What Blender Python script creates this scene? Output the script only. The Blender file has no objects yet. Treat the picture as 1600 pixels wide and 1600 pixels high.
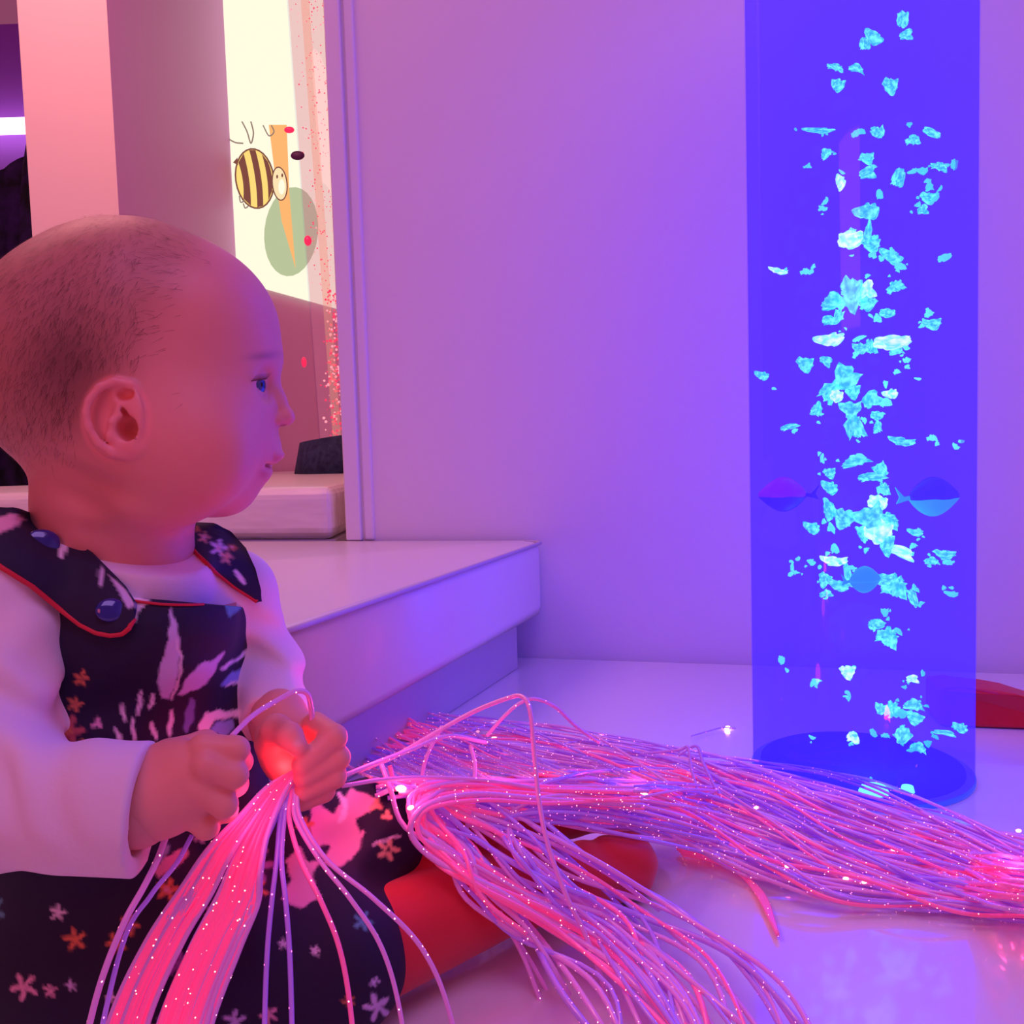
import bpy, bmesh, math, random
import numpy as np
from mathutils import Vector, Matrix
from mathutils.bvhtree import BVHTree
random.seed(7); RNG = np.random.default_rng(11)
scene = bpy.context.scene
COL = scene.collection
# ------------------------------------------------------------------ camera
FPX = 1400.0; CAMZ = 0.32
pit = math.radians(4.0); rol = math.radians(1.72)
Fw = Vector((0, math.cos(pit), -math.sin(pit)))
r0 = Vector((1, 0, 0)); u0 = r0.cross(Fw)
Rt = (r0*math.cos(rol) - u0*math.sin(rol)).normalized()
Up = (r0*math.sin(rol) + u0*math.cos(rol)).normalized()
CAM = Vector((0, 0, CAMZ))
cd = bpy.data.cameras.new('camera'); cam = bpy.data.objects.new('camera', cd); COL.objects.link(cam)
M = Matrix.Identity(4)
for i in range(3):
    M[i][0] = Rt[i]; M[i][1] = Up[i]; M[i][2] = -Fw[i]; M[i][3] = CAM[i]
cam.matrix_world = M
cd.sensor_width = 36; cd.lens = 36*FPX/1600; cd.clip_start = 0.02
scene.camera = cam
# ------------------------------------------------------------------ world and light
w = bpy.data.worlds.new('room_air'); scene.world = w; w.use_nodes = True
w.node_tree.nodes['Background'].inputs[0].default_value = (0.60, 0.135, 0.30, 1)
w.node_tree.nodes['Background'].inputs[1].default_value = 0.42
scene.view_settings.view_transform = 'Standard'; scene.view_settings.look = 'None'
scene.view_settings.gamma = 1; scene.view_settings.exposure = 0.0
def area(name, loc, target, sx, sy, energy, color):
    l = bpy.data.lights.new(name, 'AREA'); l.shape = 'RECTANGLE'; l.size = sx; l.size_y = sy
    l.energy = energy; l.color = color
    o = bpy.data.objects.new(name, l); COL.objects.link(o); o.location = loc
    o.rotation_euler = (Vector(target)-Vector(loc)).to_track_quat('-Z', 'Y').to_euler()
    return o
def point(name, loc, energy, color, rad=0.02):
    l = bpy.data.lights.new(name, 'POINT'); l.energy = energy; l.color = color; l.shadow_soft_size = rad
    o = bpy.data.objects.new(name, l); COL.objects.link(o); o.location = loc
    return o
# unseen fill lights added overhead: warm pink over the recess, lavender over the corner
area('recess_fill', (-1.0, 1.5, 1.85), (-0.9, 1.75, 0), 0.9, 0.9, 16, (1.0, 0.39, 0.40))
area('room_fill', (0.25, -0.2, 1.9), (0.15, 0.8, 0), 1.2, 1.0, 13, (0.52, 0.27, 0.88))
area('red_fill', (-0.55, -0.75, 0.85), (-0.15, 0.5, 0.3), 0.6, 0.5, 3.0, (1.0, 0.12, 0.14))  # unseen red area light added as fill toward the baby

# ------------------------------------------------------------------ helpers
def ray(px, py):
    return Fw + Rt*((px-800)/FPX) - Up*((py-800)/FPX)
def P(px, py, d):                     # point seen at a pixel, d metres ahead
    return CAM + ray(px, py)*d
def PZ(px, py, z):                    # point seen at a pixel, on the level z
    r = ray(px, py); return CAM + r*((z-CAMZ)/r.z)
def project(V):                       # Nx3 -> px, py, depth
    Q = V - np.array(CAM)
    dd = Q@np.array(Fw); return 800+FPX*(Q@np.array(Rt))/dd, 800-FPX*(Q@np.array(Up))/dd, dd
def tag(o, label=None, cat=None, group=None, kind=None):
    if label: o['label'] = label
    if cat: o['category'] = cat
    if group: o['group'] = group
    if kind: o['kind'] = kind
    return o
def empty(name, loc=(0, 0, 0)):
    o = bpy.data.objects.new(name, None); o.location = loc; o.empty_display_size = 0.02; COL.objects.link(o); return o
def put(name, verts, faces, mat, parent=None, smooth=True):
    me = bpy.data.meshes.new(name)
    me.from_pydata([tuple(v) for v in verts], [], [tuple(f) for f in faces]); me.update()
    if smooth: me.polygons.foreach_set('use_smooth', [True]*len(me.polygons))
    if mat: me.materials.append(mat)
    o = bpy.data.objects.new(name, me); COL.objects.link(o)
    if parent:
        o.parent = parent; me.transform(Matrix.Translation(-Vector(parent_loc(parent))))
    return o
def parent_loc(p):
    v = Vector((0, 0, 0))
    while p is not None: v = v+Vector(p.location); p = p.parent
    return v
def put_bm(name, bm, mat, parent=None, smooth=False):
    me = bpy.data.meshes.new(name); bm.normal_update(); bm.to_mesh(me); bm.free()
    if smooth: me.polygons.foreach_set('use_smooth', [True]*len(me.polygons))
    if mat: me.materials.append(mat)
    o = bpy.data.objects.new(name, me); COL.objects.link(o)
    if parent:
        o.parent = parent; me.transform(Matrix.Translation(-parent_loc(parent)))
    return o
def bevel(o, wd, seg=3):
    m = o.modifiers.new('bevel', 'BEVEL'); m.width = wd; m.segments = seg; m.limit_method = 'ANGLE'
    return o
def prism(name, pts, z0, z1, mat, parent=None, bev=0):
    n = len(pts)
    v = [(x, y, z0) for x, y in pts]+[(x, y, z1) for x, y in pts]
    f = [tuple(range(n-1, -1, -1)), tuple(range(n, 2*n))]+[(i, (i+1) % n, n+(i+1) % n, n+i) for i in range(n)]
    o = put(name, v, f, mat, parent, smooth=False)
    if bev: bevel(o, bev, 4)
    return o
def tube_mesh(paths, radii, sides=6):
    """paths: list of Nx3 lists -> verts, faces (capped)"""
    V = []; Fc = []
    for pts, rad in zip(paths, radii):
        pts = [Vector(p) for p in pts]; n = len(pts); base = len(V)
        t0 = (pts[1]-pts[0]).normalized()
        nrm = t0.orthogonal().normalized()
        for i in range(n):
            t = (pts[min(i+1, n-1)]-pts[max(i-1, 0)]).normalized()
            nrm = (nrm - t*nrm.dot(t)).normalized(); b = t.cross(nrm)
            r = rad[i] if hasattr(rad, '__len__') else rad
            for k in range(sides):
                a = 2*math.pi*k/sides
                V.append(pts[i]+(nrm*math.cos(a)+b*math.sin(a))*r)
        for i in range(n-1):
            for k in range(sides):
                a = base+i*sides+k; c = base+i*sides+(k+1) % sides
                Fc.append((a, c, c+sides, a+sides))
        Fc.append(tuple(base+k for k in range(sides-1, -1, -1)))
        Fc.append(tuple(base+(n-1)*sides+k for k in range(sides)))
    return V, Fc
def catmull(pts, per=10):
    pts = [Vector(p) for p in pts]; out = []
    q = [pts[0]*2-pts[1]]+pts+[pts[-1]*2-pts[-2]]
    for i in range(1, len(q)-2):
        a, b, c, d = q[i-1], q[i], q[i+1], q[i+2]
        for k in range(per):
            t = k/per
            out.append(0.5*((2*b)+(c-a)*t+(2*a-5*b+4*c-d)*t*t+(3*b-a-3*c+d)*t**3))
    out.append(pts[-1]); return out
# ------------------------------------------------------------------ materials
def mat(name, color=(0.8, 0.8, 0.8), rough=0.5, **kw):
    m = bpy.data.materials.new(name); m.use_nodes = True
    b = m.node_tree.nodes['Principled BSDF']
    b.inputs['Base Color'].default_value = (*color, 1); b.inputs['Roughness'].default_value = rough
    for k, v in kw.items():
        k = k.replace('_', ' ')
        b.inputs[k].default_value = v if not isinstance(v, tuple) else (*v, 1)
    return m
def N(m, t, **kw):
    n = m.node_tree.nodes.new(t)
    for k, v in kw.items(): setattr(n, k, v)
    return n
def L(m, a, b): m.node_tree.links.new(a, b)
def bump(m, scale, strength, dist=0.002, detail=3, coord='Object', stretch=None):
    nt = m.node_tree; b = nt.nodes['Principled BSDF']
    tc = N(m, 'ShaderNodeTexCoord'); no = N(m, 'ShaderNodeTexNoise'); bu = N(m, 'ShaderNodeBump')
    no.inputs['Scale'].default_value = scale; no.inputs['Detail'].default_value = detail
    bu.inputs['Strength'].default_value = strength; bu.inputs['Distance'].default_value = dist
    src = tc.outputs[coord]
    if stretch:
        mp = N(m, 'ShaderNodeMapping'); mp.inputs['Scale'].default_value = stretch; L(m, src, mp.inputs[0]); src = mp.outputs[0]
    L(m, src, no.inputs['Vector']); L(m, no.outputs[0], bu.inputs['Height']); L(m, bu.outputs[0], b.inputs['Normal'])
    return m
def colorvar(m, c1, c2, scale, lo=0.35, hi=0.65):
    b = m.node_tree.nodes['Principled BSDF']
    tc = N(m, 'ShaderNodeTexCoord'); no = N(m, 'ShaderNodeTexNoise'); no.inputs['Scale'].default_value = scale
    cr = N(m, 'ShaderNodeValToRGB'); cr.color_ramp.elements[0].position = lo; cr.color_ramp.elements[1].position = hi
    cr.color_ramp.elements[0].color = (*c1, 1); cr.color_ramp.elements[1].color = (*c2, 1)
    L(m, tc.outputs['Object'], no.inputs['Vector']); L(m, no.outputs[0], cr.inputs[0]); L(m, cr.outputs[0], b.inputs['Base Color'])
    return m
def emis(name, color, strength):
    m = bpy.data.materials.new(name); m.use_nodes = True; nt = m.node_tree; nt.nodes.clear()
    e = N(m, 'ShaderNodeEmission'); o = N(m, 'ShaderNodeOutputMaterial')
    e.inputs[0].default_value = (*color, 1); e.inputs[1].default_value = strength
    L(m, e.outputs[0], o.inputs[0]); return m
def vcol_mat(name, rough=0.7, attr='print', **kw):
    m = mat(name, rough=rough, **kw)
    a = N(m, 'ShaderNodeVertexColor', layer_name=attr); L(m, a.outputs[0], m.node_tree.nodes['Principled BSDF'].inputs['Base Color'])
    return m
M_wall = bump(mat('white_wall_paint', (0.78, 0.76, 0.78), 0.55), 55, 0.10, 0.001)
M_trim = mat('white_gloss_trim', (0.80, 0.78, 0.82), 0.3)
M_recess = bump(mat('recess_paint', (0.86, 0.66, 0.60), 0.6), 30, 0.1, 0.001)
M_mauve = bump(mat('mauve_light_tint', (0.82, 0.31, 0.76), 0.5), 12, 0.1, 0.002)  # tint stands in for the light on the recess block's side face
M_rose = bump(mat('rose_paint', (0.76, 0.48, 0.62), 0.5), 12, 0.1, 0.002)
M_vinyl = bump(mat('white_vinyl', (0.80, 0.79, 0.80), 0.34, Coat_Weight=0.25, Coat_Roughness=0.15), 9, 0.35, 0.006, 2)
M_mat = bump(mat('white_mat_vinyl', (0.76, 0.77, 0.80), 0.22, Coat_Weight=0.8, Coat_Roughness=0.06), 5, 0.12, 0.004, 2)
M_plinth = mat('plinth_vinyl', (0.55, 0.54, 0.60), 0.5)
M_floor = mat('room_floor_lino', (0.35, 0.33, 0.38), 0.4)
M_red = bump(mat('red_tights_knit', (0.62, 0.02, 0.03), 0.75, Sheen_Weight=0.3), 700, 0.25, 0.0004)
M_redvinyl = mat('red_vinyl', (0.62, 0.01, 0.02), 0.4)
M_navy = colorvar(mat('dark_navy_denim', (0.02, 0.03, 0.09), 0.8), (0.012, 0.02, 0.07), (0.03, 0.05, 0.13), 60)
M_shirt = bump(mat('white_jersey', (0.82, 0.78, 0.80), 0.8, Sheen_Weight=0.3), 420, 0.25, 0.0006)
M_skin = vcol_mat('baby_skin', 0.5, 'skin', Subsurface_Weight=0.12, Subsurface_Radius=(0.012, 0.004, 0.003), Subsurface_Scale=1.0) if False else None
M_skin = vcol_mat('baby_skin', 0.48, 'skin')
_b = M_skin.node_tree.nodes['Principled BSDF']; _b.inputs['Subsurface Weight'].default_value = 0.18
_b.inputs['Subsurface Radius'].default_value = (0.010, 0.004, 0.003); _b.inputs['Subsurface Scale'].default_value = 1.0
M_hair = mat('fine_brown_hair', (0.10, 0.045, 0.03), 0.5)
M_print = vcol_mat('floral_cotton', 0.75, 'print')
M_piping = mat('red_piping_cotton', (0.60, 0.02, 0.04), 0.6)
M_button = mat('navy_button', (0.01, 0.02, 0.22), 0.12, Coat_Weight=1.0)

# ------------------------------------------------------------------ structure
def wallline(x): return 1.383-0.27*x
th = 0.12
n_ = Vector((0.27, 1)).normalized()
def wallbox(name, xa, xb, z0, z1, front=0.0, thick=th, m=M_wall, bev=0):
    a = Vector((xa, wallline(xa)))-n_*front; b = Vector((xb, wallline(xb)))-n_*front
    c = b+n_*thick; d = a+n_*thick
    return prism(name, [a, b, c, d], z0, z1, m, None, bev)
XE = -0.262
tag(wallbox('wall_back', XE, 1.6, -0.06, 2.0), kind='structure')
# end trim of the wall: two narrow battens
tag(wallbox('trim_1', XE-0.006, XE+0.020, 0.18, 2.0, 0.010, 0.14, M_trim, 0.003), kind='structure')
tag(wallbox('trim_2', XE+0.023, XE+0.040, 0.18, 2.0, 0.005, 0.02, M_trim, 0.004), kind='structure')
tag(prism('floor', [(-3.4, -0.9), (1.9, -0.9), (1.9, 4.6), (-3.4, 4.6)], -0.16, -0.06, M_floor), kind='structure')
tag(prism('wall_right', [(1.6, -0.9), (1.7, -0.9), (1.7, 1.2), (1.6, 1.2)], -0.06, 2.0, M_wall), kind='structure')
# recess built in place of a mirror reflection: block of wall with a front face and a side face, the far wall, the dark opening beyond
atY = lambda x, y, Y: (CAM+ray(x, y)*(Y/ray(x, y).y)).x
xl = atY(46, 300, 2.2); xr = atY(184, 300, 2.2)
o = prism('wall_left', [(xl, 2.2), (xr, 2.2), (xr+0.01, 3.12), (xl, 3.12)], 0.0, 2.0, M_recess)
o.data.materials.append(M_mauve); o.data.polygons[3].material_index = 1  # side face coloured for its light, same wall as the front
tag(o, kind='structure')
tag(prism('wall_recess', [(-0.985, 3.12), (0.9, 3.12), (0.9, 3.22), (-0.985, 3.22)], 0.0, 2.0, M_rose), kind='structure')
M_far = mat('far_violet_wall', (0.35, 0.08, 0.6), 0.7)
tag(prism('wall_far', [(-3.4, 4.4), (-1.2, 4.4), (-1.2, 4.5), (-3.4, 4.5)], 0.0, 2.4, M_far), kind='structure')

# ------------------------------------------------------------------ mat, bench, rear cushion
mt = prism('floor_mat', [(-1.25, -0.5), (1.55, -0.5), (1.55, wallline(1.55)-0.01), (-0.05, wallline(-0.05)-0.01), (-1.25, 0.66+0.0)], -0.06, 0.0, M_mat, None, 0.012)
tag(mt, 'glossy white padded floor mat under the baby and blue tube', 'mat')
def cushion(name, pts, z0, z1, m, parent, bev, sub=0.03, puff=0.006, seed=1):
    """padded slab: bevelled, gridded prism with soft wrinkles"""
    bm = bmesh.new(); n = len(pts)
    vb = [bm.verts.new((x, y, z0)) for x, y in pts]; vt = [bm.verts.new((x, y, z1)) for x, y in pts]
    bm.faces.new(vb[::-1]); bm.faces.new(vt)
    for i in range(n): bm.faces.new((vb[i], vb[(i+1) % n], vt[(i+1) % n], vt[i]))
    bmesh.ops.bevel(bm, geom=bm.edges[:], offset=bev, segments=5, profile=0.5, affect='EDGES')
    return put_bm(name, bm, m, parent, True)
bench = empty('padded_bench', (-0.6, 1.2, 0))
tag(bench, 'white padded vinyl bench with piped edge standing along the wall', 'bench')
A = Vector((0.048, wallline(0.048)-0.012)); B = Vector((-0.185, 0.715))
ax = [(A.x, A.y), (XE+0.02, wallline(XE+0.02)-0.012), (-1.3, wallline(-1.3)-0.012), (-1.3, 0.74), (B.x, B.y)]
def benchtop():
    # gridded top with gentle folds, curved-off right corner
    bm = bmesh.new()
    corner = []
    pts = []
    dirf = (B-A).normalized(); wl = (Vector((XE, wallline(XE)))-Vector((0, wallline(0)))).normalized()
    r = 0.035
    c0 = A+dirf*r; c1 = A+wl*r
    for k in range(7):
        t = k/6; q = c0*(1-t)**2+A*2*t*(1-t)+c1*t*t; corner.append((q.x, q.y))
    pts = corner+ax[1:]
    vb = [bm.verts.new((x, y, 0.074)) for x, y in pts]; vt = [bm.verts.new((x, y, 0.18)) for x, y in pts]
    n = len(pts)
    bm.faces.new(vb); bm.faces.new(vt[::-1])
    for i in range(n): bm.faces.new((vb[i], vt[i], vt[(i+1) % n], vb[(i+1) % n]))
    he = [e for e in bm.edges if abs(e.verts[0].co.z-e.verts[1].co.z) < 1e-5]
    bmesh.ops.bevel(bm, geom=he, offset=0.012, segments=4, profile=0.5, affect='EDGES')
    bmesh.ops.recalc_face_normals(bm, faces=bm.faces[:])
    return put_bm('seat_cushion', bm, M_vinyl, bench, True), pts
cu, cpts = benchtop()
cu.modifiers.new('wn', 'WEIGHTED_NORMAL')
edge = [Vector((x, y, 0.1785)) for x, y in [cpts[-1]]+cpts[:7]]
e_in = [p-Vector((-0.0, 0, 0)) for p in edge]
V, Fc = tube_mesh([catmull([edge[0]+(edge[1]-edge[0])*t for t in (0, .25, .5, .75)]+edge[1:], 6)], [0.0028])
put('seam_piping', V, Fc, mat('seam_thread', (0.55, 0.5, 0.6), 0.5), bench)
dirf = (B-A).normalized()
pl0 = A+dirf*0.07+Vector((-0.022, 0.0))
pl1 = B+Vector((-0.03, 0.03))
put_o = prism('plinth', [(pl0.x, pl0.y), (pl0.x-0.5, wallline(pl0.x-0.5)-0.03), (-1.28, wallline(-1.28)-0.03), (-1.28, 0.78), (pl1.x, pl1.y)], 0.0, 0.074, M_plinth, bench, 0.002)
rear = prism('backrest_cushion', [(-1.95, wallline(-1.95)+0.003), (XE-0.03, wallline(XE-0.03)+0.003), (XE-0.03, 3.10), (-0.90, 3.10), (-0.91, 2.19), (-1.95, 2.19)], 0.18, 0.268, bump(mat('rear_vinyl', (0.80, 0.76, 0.72), 0.4, Coat_Weight=0.2), 6, 0.5, 0.02, 2, stretch=(0.6, 4, 4)), None, 0.02)
tag(rear, 'thick cream vinyl cushion lying behind the bench in the recess', 'cushion')
under = prism('rear_podium', [(-1.95, wallline(-1.95)+0.01), (XE-0.03, wallline(XE-0.03)+0.01), (XE-0.03, 3.10), (-0.90, 3.10), (-0.91, 2.19), (-1.95, 2.19)], -0.06, 0.18, M_plinth)
tag(under, 'low podium hidden beneath the cream cushion in the recess', 'podium')

# dark mottled sheet standing in for someone's dark hair at far left, and a light strip
M_cur = bpy.data.materials.new('dark_mottled'); M_cur = colorvar(mat('dark_mottled', (0.02, 0.01, 0.06), 0.8), (0.004, 0.003, 0.012), (0.05, 0.015, 0.16), 14, 0.4, 0.75)
bm = bmesh.new(); nx, nz = 60, 40; g = []
for j in range(nz+1):
    row = []
    for i in range(nx+1):
        u = i/nx; v = j/nz
        x = -2.9+1.56*u; top = 1.60-0.9*(abs(u-0.90)**2.2)*3 if u > .3 else 1.1
        z = 0.0+v*(top)
        y = 3.4+0.05*math.sin(u*40+math.sin(v*3)*.8)+0.02*math.sin(u*93)+(0.10*(v**6))
        row.append(bm.verts.new((x, y, z)))
    g.append(row)
for j in range(nz):
    for i in range(nx): bm.faces.new((g[j][i], g[j][i+1], g[j+1][i+1], g[j+1][i]))
o = put_bm('dark_stand_in', bm, M_cur, None, True)
sm = o.modifiers.new('s', 'SOLIDIFY'); sm.thickness = 0.01
tag(o, 'dark purple mottled sheet with a rounded top, stand-in for dark hair at far left', 'curtain')
q = P(15, 208, 4.3)
o = prism('light_strip', [(q.x-0.5, 4.28), (q.x+0.45, 4.28), (q.x+0.45, 4.36), (q.x-0.5, 4.36)], q.z-0.03, q.z+0.02, emis('strip_glow', (1.0, 0.75, 1.0), 3.0))
tag(o, 'bright white light strip glowing above the dark sheet', 'light')

# ------------------------------------------------------------------ lit picture screen with the bee
scr = empty('projection_screen', tuple(P(430, 460, 3.09)))
tag(scr, 'bright cream screen showing a striped cartoon bee on the recess wall', 'screen')
YS = 3.105
def SP(px, py, off=0.0):     # a point of the wall plane y=YS
    r = ray(px, py); return CAM+r*((YS-off)/r.y)
def poly(name, pts, m, off, parent, thick=0.0015):
    n = len(pts); a = [SP(x, y, off) for x, y in pts]; b = [SP(x, y, off-thick) for x, y in pts]
    return put(name, a+b, [tuple(range(n)), tuple(range(2*n-1, n-1, -1))]+[(i, n+i, n+(i+1) % n, (i+1) % n) for i in range(n)], m, parent, False)
M_cream = emis('screen_glow_cream', (1.0, 0.95, 0.74), 1.03)
poly('panel', [(318, -60), (336, 140), (345, 200), (372, 440), (560, 492), (560, -60)], M_cream, 0.004, scr, 0.01)
def ring(cx, cy, a, b, rot=0, n=28, a0=0, a1=2*math.pi, end=False):
    out = []
    for k in range(n+(1 if end else 0)):
        t = a0+(a1-a0)*k/n; x = a*math.cos(t); y = b*math.sin(t); c = math.cos(rot); s = math.sin(rot)
        out.append((cx+x*c-y*s, cy+x*s+y*c))
    return out
M_br = emis('print_brown', (0.22, 0.07, 0.055), 1.0); M_yel = emis('print_yellow', (1.0, 0.72, 0.20), 1.0)
M_or = emis('print_orange', (1.0, 0.48, 0.17), 1.0); M_gr = emis('print_green', (0.50, 0.56, 0.33), 1.0); M_line = emis('print_line', (0.30, 0.20, 0.16), 1.0)
poly('leaf_blob', ring(455, 362, 42, 70, 0.1), M_gr, 0.006, scr)
poly('flower_stripe', [(420, 195), (448, 195), (452, 300), (462, 420), (440, 345), (428, 260)], M_or, 0.0065, scr)
bee = put
rot = math.radians(-8)
poly('bee_body', ring(398, 279, 31, 48, rot), M_br, 0.008, scr)
poly('bee_belly', ring(398, 279, 28.5, 45.5, rot), M_yel, 0.010, scr)
def stripe(t0, t1):
    pts = []
    def e(t, s):
        # x position t in [-1,1] across the body, curved stripes
        x = t*28; y = s*45.5*math.sqrt(max(0, 1-t*t)); x += -4*(1-s*s)*0+3*(s*s-1)*-1
        c = math.cos(rot); q = math.sin(rot); return (398+x*c-y*q, 279+x*q+y*c)
    for k in range(9): pts.append(e(t0, -1+2*k/8))
    for k in range(9): pts.append(e(t1, 1-2*k/8))
    return pts
for a, b in ((-0.78, -0.42), (-0.08, 0.26), (0.58, 0.86)): poly('bee_stripe', stripe(a, b), M_br, 0.012, scr)
poly('bee_sting', [(372, 258), (364, 254), (371, 246)], M_br, 0.012, scr)
poly('bee_head_outline', ring(437, 287, 12.5, 27, -0.1), M_br, 0.012, scr); poly('bee_head', ring(437, 287, 10.5, 25, -0.1), emis('print_peach', (1.0, .78, .45), 1), 0.014, scr)
poly('bee_cheek', ring(440, 292, 5, 12, 0), M_cream, 0.016, scr)
for cx, cy in ((433, 276), (441, 274)): poly('bee_eye', ring(cx, cy, 1.5, 3), M_br, 0.017, scr)
def wire(name, pts, wpx, m=M_line):
    V, Fc = tube_mesh([catmull([SP(x, y, 0.008) for x, y in pts], 6)], [wpx/FPX*3.1/2], 5); put(name, V, Fc, m, scr)
wire('bee_wing', [(345, 196), (352, 212), (366, 222), (380, 224)], 2.2); wire('bee_wing', [(378, 190), (386, 206), (392, 224), (396, 208), (392, 190)], 2.2)
wire('bee_leg', [(374, 306), (376, 316), (383, 313)], 2); wire('bee_leg', [(380, 318), (383, 325), (388, 322)], 2)
wire('bee_antenna', [(411, 196), (420, 212), (428, 206), (424, 196)], 2)

# ------------------------------------------------------------------ bubble tubes
def cyl(p0, p1, r0_, r1_, n=64, cap=True):
    p0 = Vector(p0); p1 = Vector(p1); t = (p1-p0).normalized(); a = t.orthogonal().normalized(); b = t.cross(a)
    V = [p+(a*math.cos(2*math.pi*k/n)+b*math.sin(2*math.pi*k/n))*r for p, r in ((p0, r0_), (p1, r1_)) for k in range(n)]
    F = [(k, (k+1) % n, n+(k+1) % n, n+k) for k in range(n)]
    if cap: F += [tuple(range(n-1, -1, -1)), tuple(range(n, 2*n))]
    return V, F
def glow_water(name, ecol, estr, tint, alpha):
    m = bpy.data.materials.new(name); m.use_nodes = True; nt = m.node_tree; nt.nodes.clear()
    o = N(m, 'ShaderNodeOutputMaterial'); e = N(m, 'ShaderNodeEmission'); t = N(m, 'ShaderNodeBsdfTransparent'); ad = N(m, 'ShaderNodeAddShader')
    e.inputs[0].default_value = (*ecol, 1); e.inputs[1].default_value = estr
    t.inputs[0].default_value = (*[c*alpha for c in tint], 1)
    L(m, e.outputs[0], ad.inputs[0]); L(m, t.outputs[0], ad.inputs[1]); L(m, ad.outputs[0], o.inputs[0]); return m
def clear(name, tint=(0.93, 0.93, 1.0), rough=0.03, fac=0.03):
    m = bpy.data.materials.new(name); m.use_nodes = True; nt = m.node_tree; nt.nodes.clear()
    o = N(m, 'ShaderNodeOutputMaterial'); g = N(m, 'ShaderNodeBsdfGlossy'); t = N(m, 'ShaderNodeBsdfTransparent'); mx = N(m, 'ShaderNodeMixShader')
    fr = N(m, 'ShaderNodeValue'); fr.outputs[0].default_value = fac
    g.inputs['Roughness'].default_value = rough; t.inputs[0].default_value = (*tint, 1)
    L(m, fr.outputs[0], mx.inputs[0]); L(m, t.outputs[0], mx.inputs[1]); L(m, g.outputs[0], mx.inputs[2]); L(m, mx.outputs[0], o.inputs[0]); return m
TD = 0.852
tb = P(1342, 800, TD); TX, TY, TR = tb.x, tb.y, 0.1005
tube = empty('bubble_tube', (TX, TY, 0))
tag(tube, 'tall clear bubble tube of glowing blue water standing on the white mat', 'bubble tube')
V, Fc = cyl((TX, TY, 0.005), (TX, TY, 0.98), TR-0.001, TR-0.001, 72)
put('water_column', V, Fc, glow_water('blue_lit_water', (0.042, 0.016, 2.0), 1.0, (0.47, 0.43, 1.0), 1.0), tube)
V, Fc = cyl((TX, TY, 0.0045), (TX, TY, 1.0), TR, TR, 72, False)
put('acrylic_wall', V, Fc, clear('acrylic'), tube)
M_basecap = mat('lit_base_collar', (0.02, 0.08, 0.5), 0.3, Emission_Color=(0.025, 0.05, 0.8), Emission_Strength=0.9)  # emission paints the LED light onto the collar
V, Fc = cyl((TX, TY, 0.0005), (TX, TY, 0.004), TR+0.0002, TR+0.0002, 72)
put('base_collar', V, Fc, M_basecap, tube)
V, Fc = cyl((TX, TY, 0.98), (TX, TY, 1.04), TR+0.004, TR+0.004, 72)
put('top_cap', V, Fc, mat('white_cap', (0.7, 0.7, 0.75), 0.4), tube)
M_led = emis('cyan_led', (0.16, 1.0, 0.62), 3.0)
for px, py, r in ((1385, 1252, 0.013), (1490, 1255, 0.006)):
    q = PZ(px, py, 0.024)
    v2 = Vector((q.x-TX, q.y-TY)); 
    if v2.length > TR-0.02: v2 = v2.normalized()*(TR-0.02)
    q = Vector((TX+v2.x, TY+v2.y, 0.012))
    V, Fc = cyl(q-Vector((0, 0, .003)), q+Vector((0, 0, 0.002)), r, r*0.8, 20); put('led_lamp', V, Fc, M_led, tube)
V, Fc = cyl((TX, TY, 0.0055), (TX, TY, 0.008), TR-0.008, TR-0.008, 48)
put('led_disc', V, Fc, mat('led_board', (0.01, 0.02, 0.3), 0.6), tube)

M_bub = mat('lit_air_bubble', (0.1, 0.6, 0.6), 0.3, Emission_Color=(0.04, 1.0, 0.6), Emission_Strength=1.7)  # emission stands in for LED light caught by the bubbles
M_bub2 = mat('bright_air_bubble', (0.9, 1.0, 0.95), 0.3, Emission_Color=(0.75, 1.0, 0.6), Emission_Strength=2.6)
def bubble_glow(m, c1, c2, st):  # mottled emission: uneven light on the bubbles put into their colour
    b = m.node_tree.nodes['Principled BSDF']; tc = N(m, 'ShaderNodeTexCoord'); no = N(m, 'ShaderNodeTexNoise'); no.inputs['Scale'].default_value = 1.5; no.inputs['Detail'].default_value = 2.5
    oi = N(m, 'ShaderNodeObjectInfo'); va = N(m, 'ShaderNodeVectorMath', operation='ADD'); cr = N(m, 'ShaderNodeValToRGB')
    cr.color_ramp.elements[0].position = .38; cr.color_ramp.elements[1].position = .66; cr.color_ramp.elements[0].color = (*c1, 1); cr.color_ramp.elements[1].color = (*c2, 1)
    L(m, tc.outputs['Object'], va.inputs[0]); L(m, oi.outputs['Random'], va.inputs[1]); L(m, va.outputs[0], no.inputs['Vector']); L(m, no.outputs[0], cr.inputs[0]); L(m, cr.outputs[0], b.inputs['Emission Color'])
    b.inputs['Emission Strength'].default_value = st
bubble_glow(M_bub, (0.0, 0.42, 0.6), (0.16, 1.1, 0.7), 2.3)
bubble_glow(M_bub2, (0.08, 0.9, 0.6), (0.8, 1.1, 0.6), 2.2)
def bubble_mesh(seed, amp=0.42):
    rr = random.Random(seed); bm = bmesh.new(); bmesh.ops.create_icosphere(bm, subdivisions=3, radius=1)
    ph = [(Vector((rr.uniform(-1, 1), rr.uniform(-1, 1), rr.uniform(-1, 1)))*rr.choice((2.5, 4, 7, 9)), rr.uniform(0, 6)) for _ in range(8)]
    for v in bm.verts:
        s = 1+amp*sum(math.sin(v.co.dot(d)+p) for d, p in ph)/3
        v.co *= max(0.35, s); v.co.z -= 0.35*(v.co.x**2)*rr.choice((1,))*(1 if seed % 2 else -1)
    me = bpy.data.meshes.new('bubble'); bm.to_mesh(me); bm.free(); me.polygons.foreach_set('use_smooth', [True]*len(me.polygons)); return me
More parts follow.
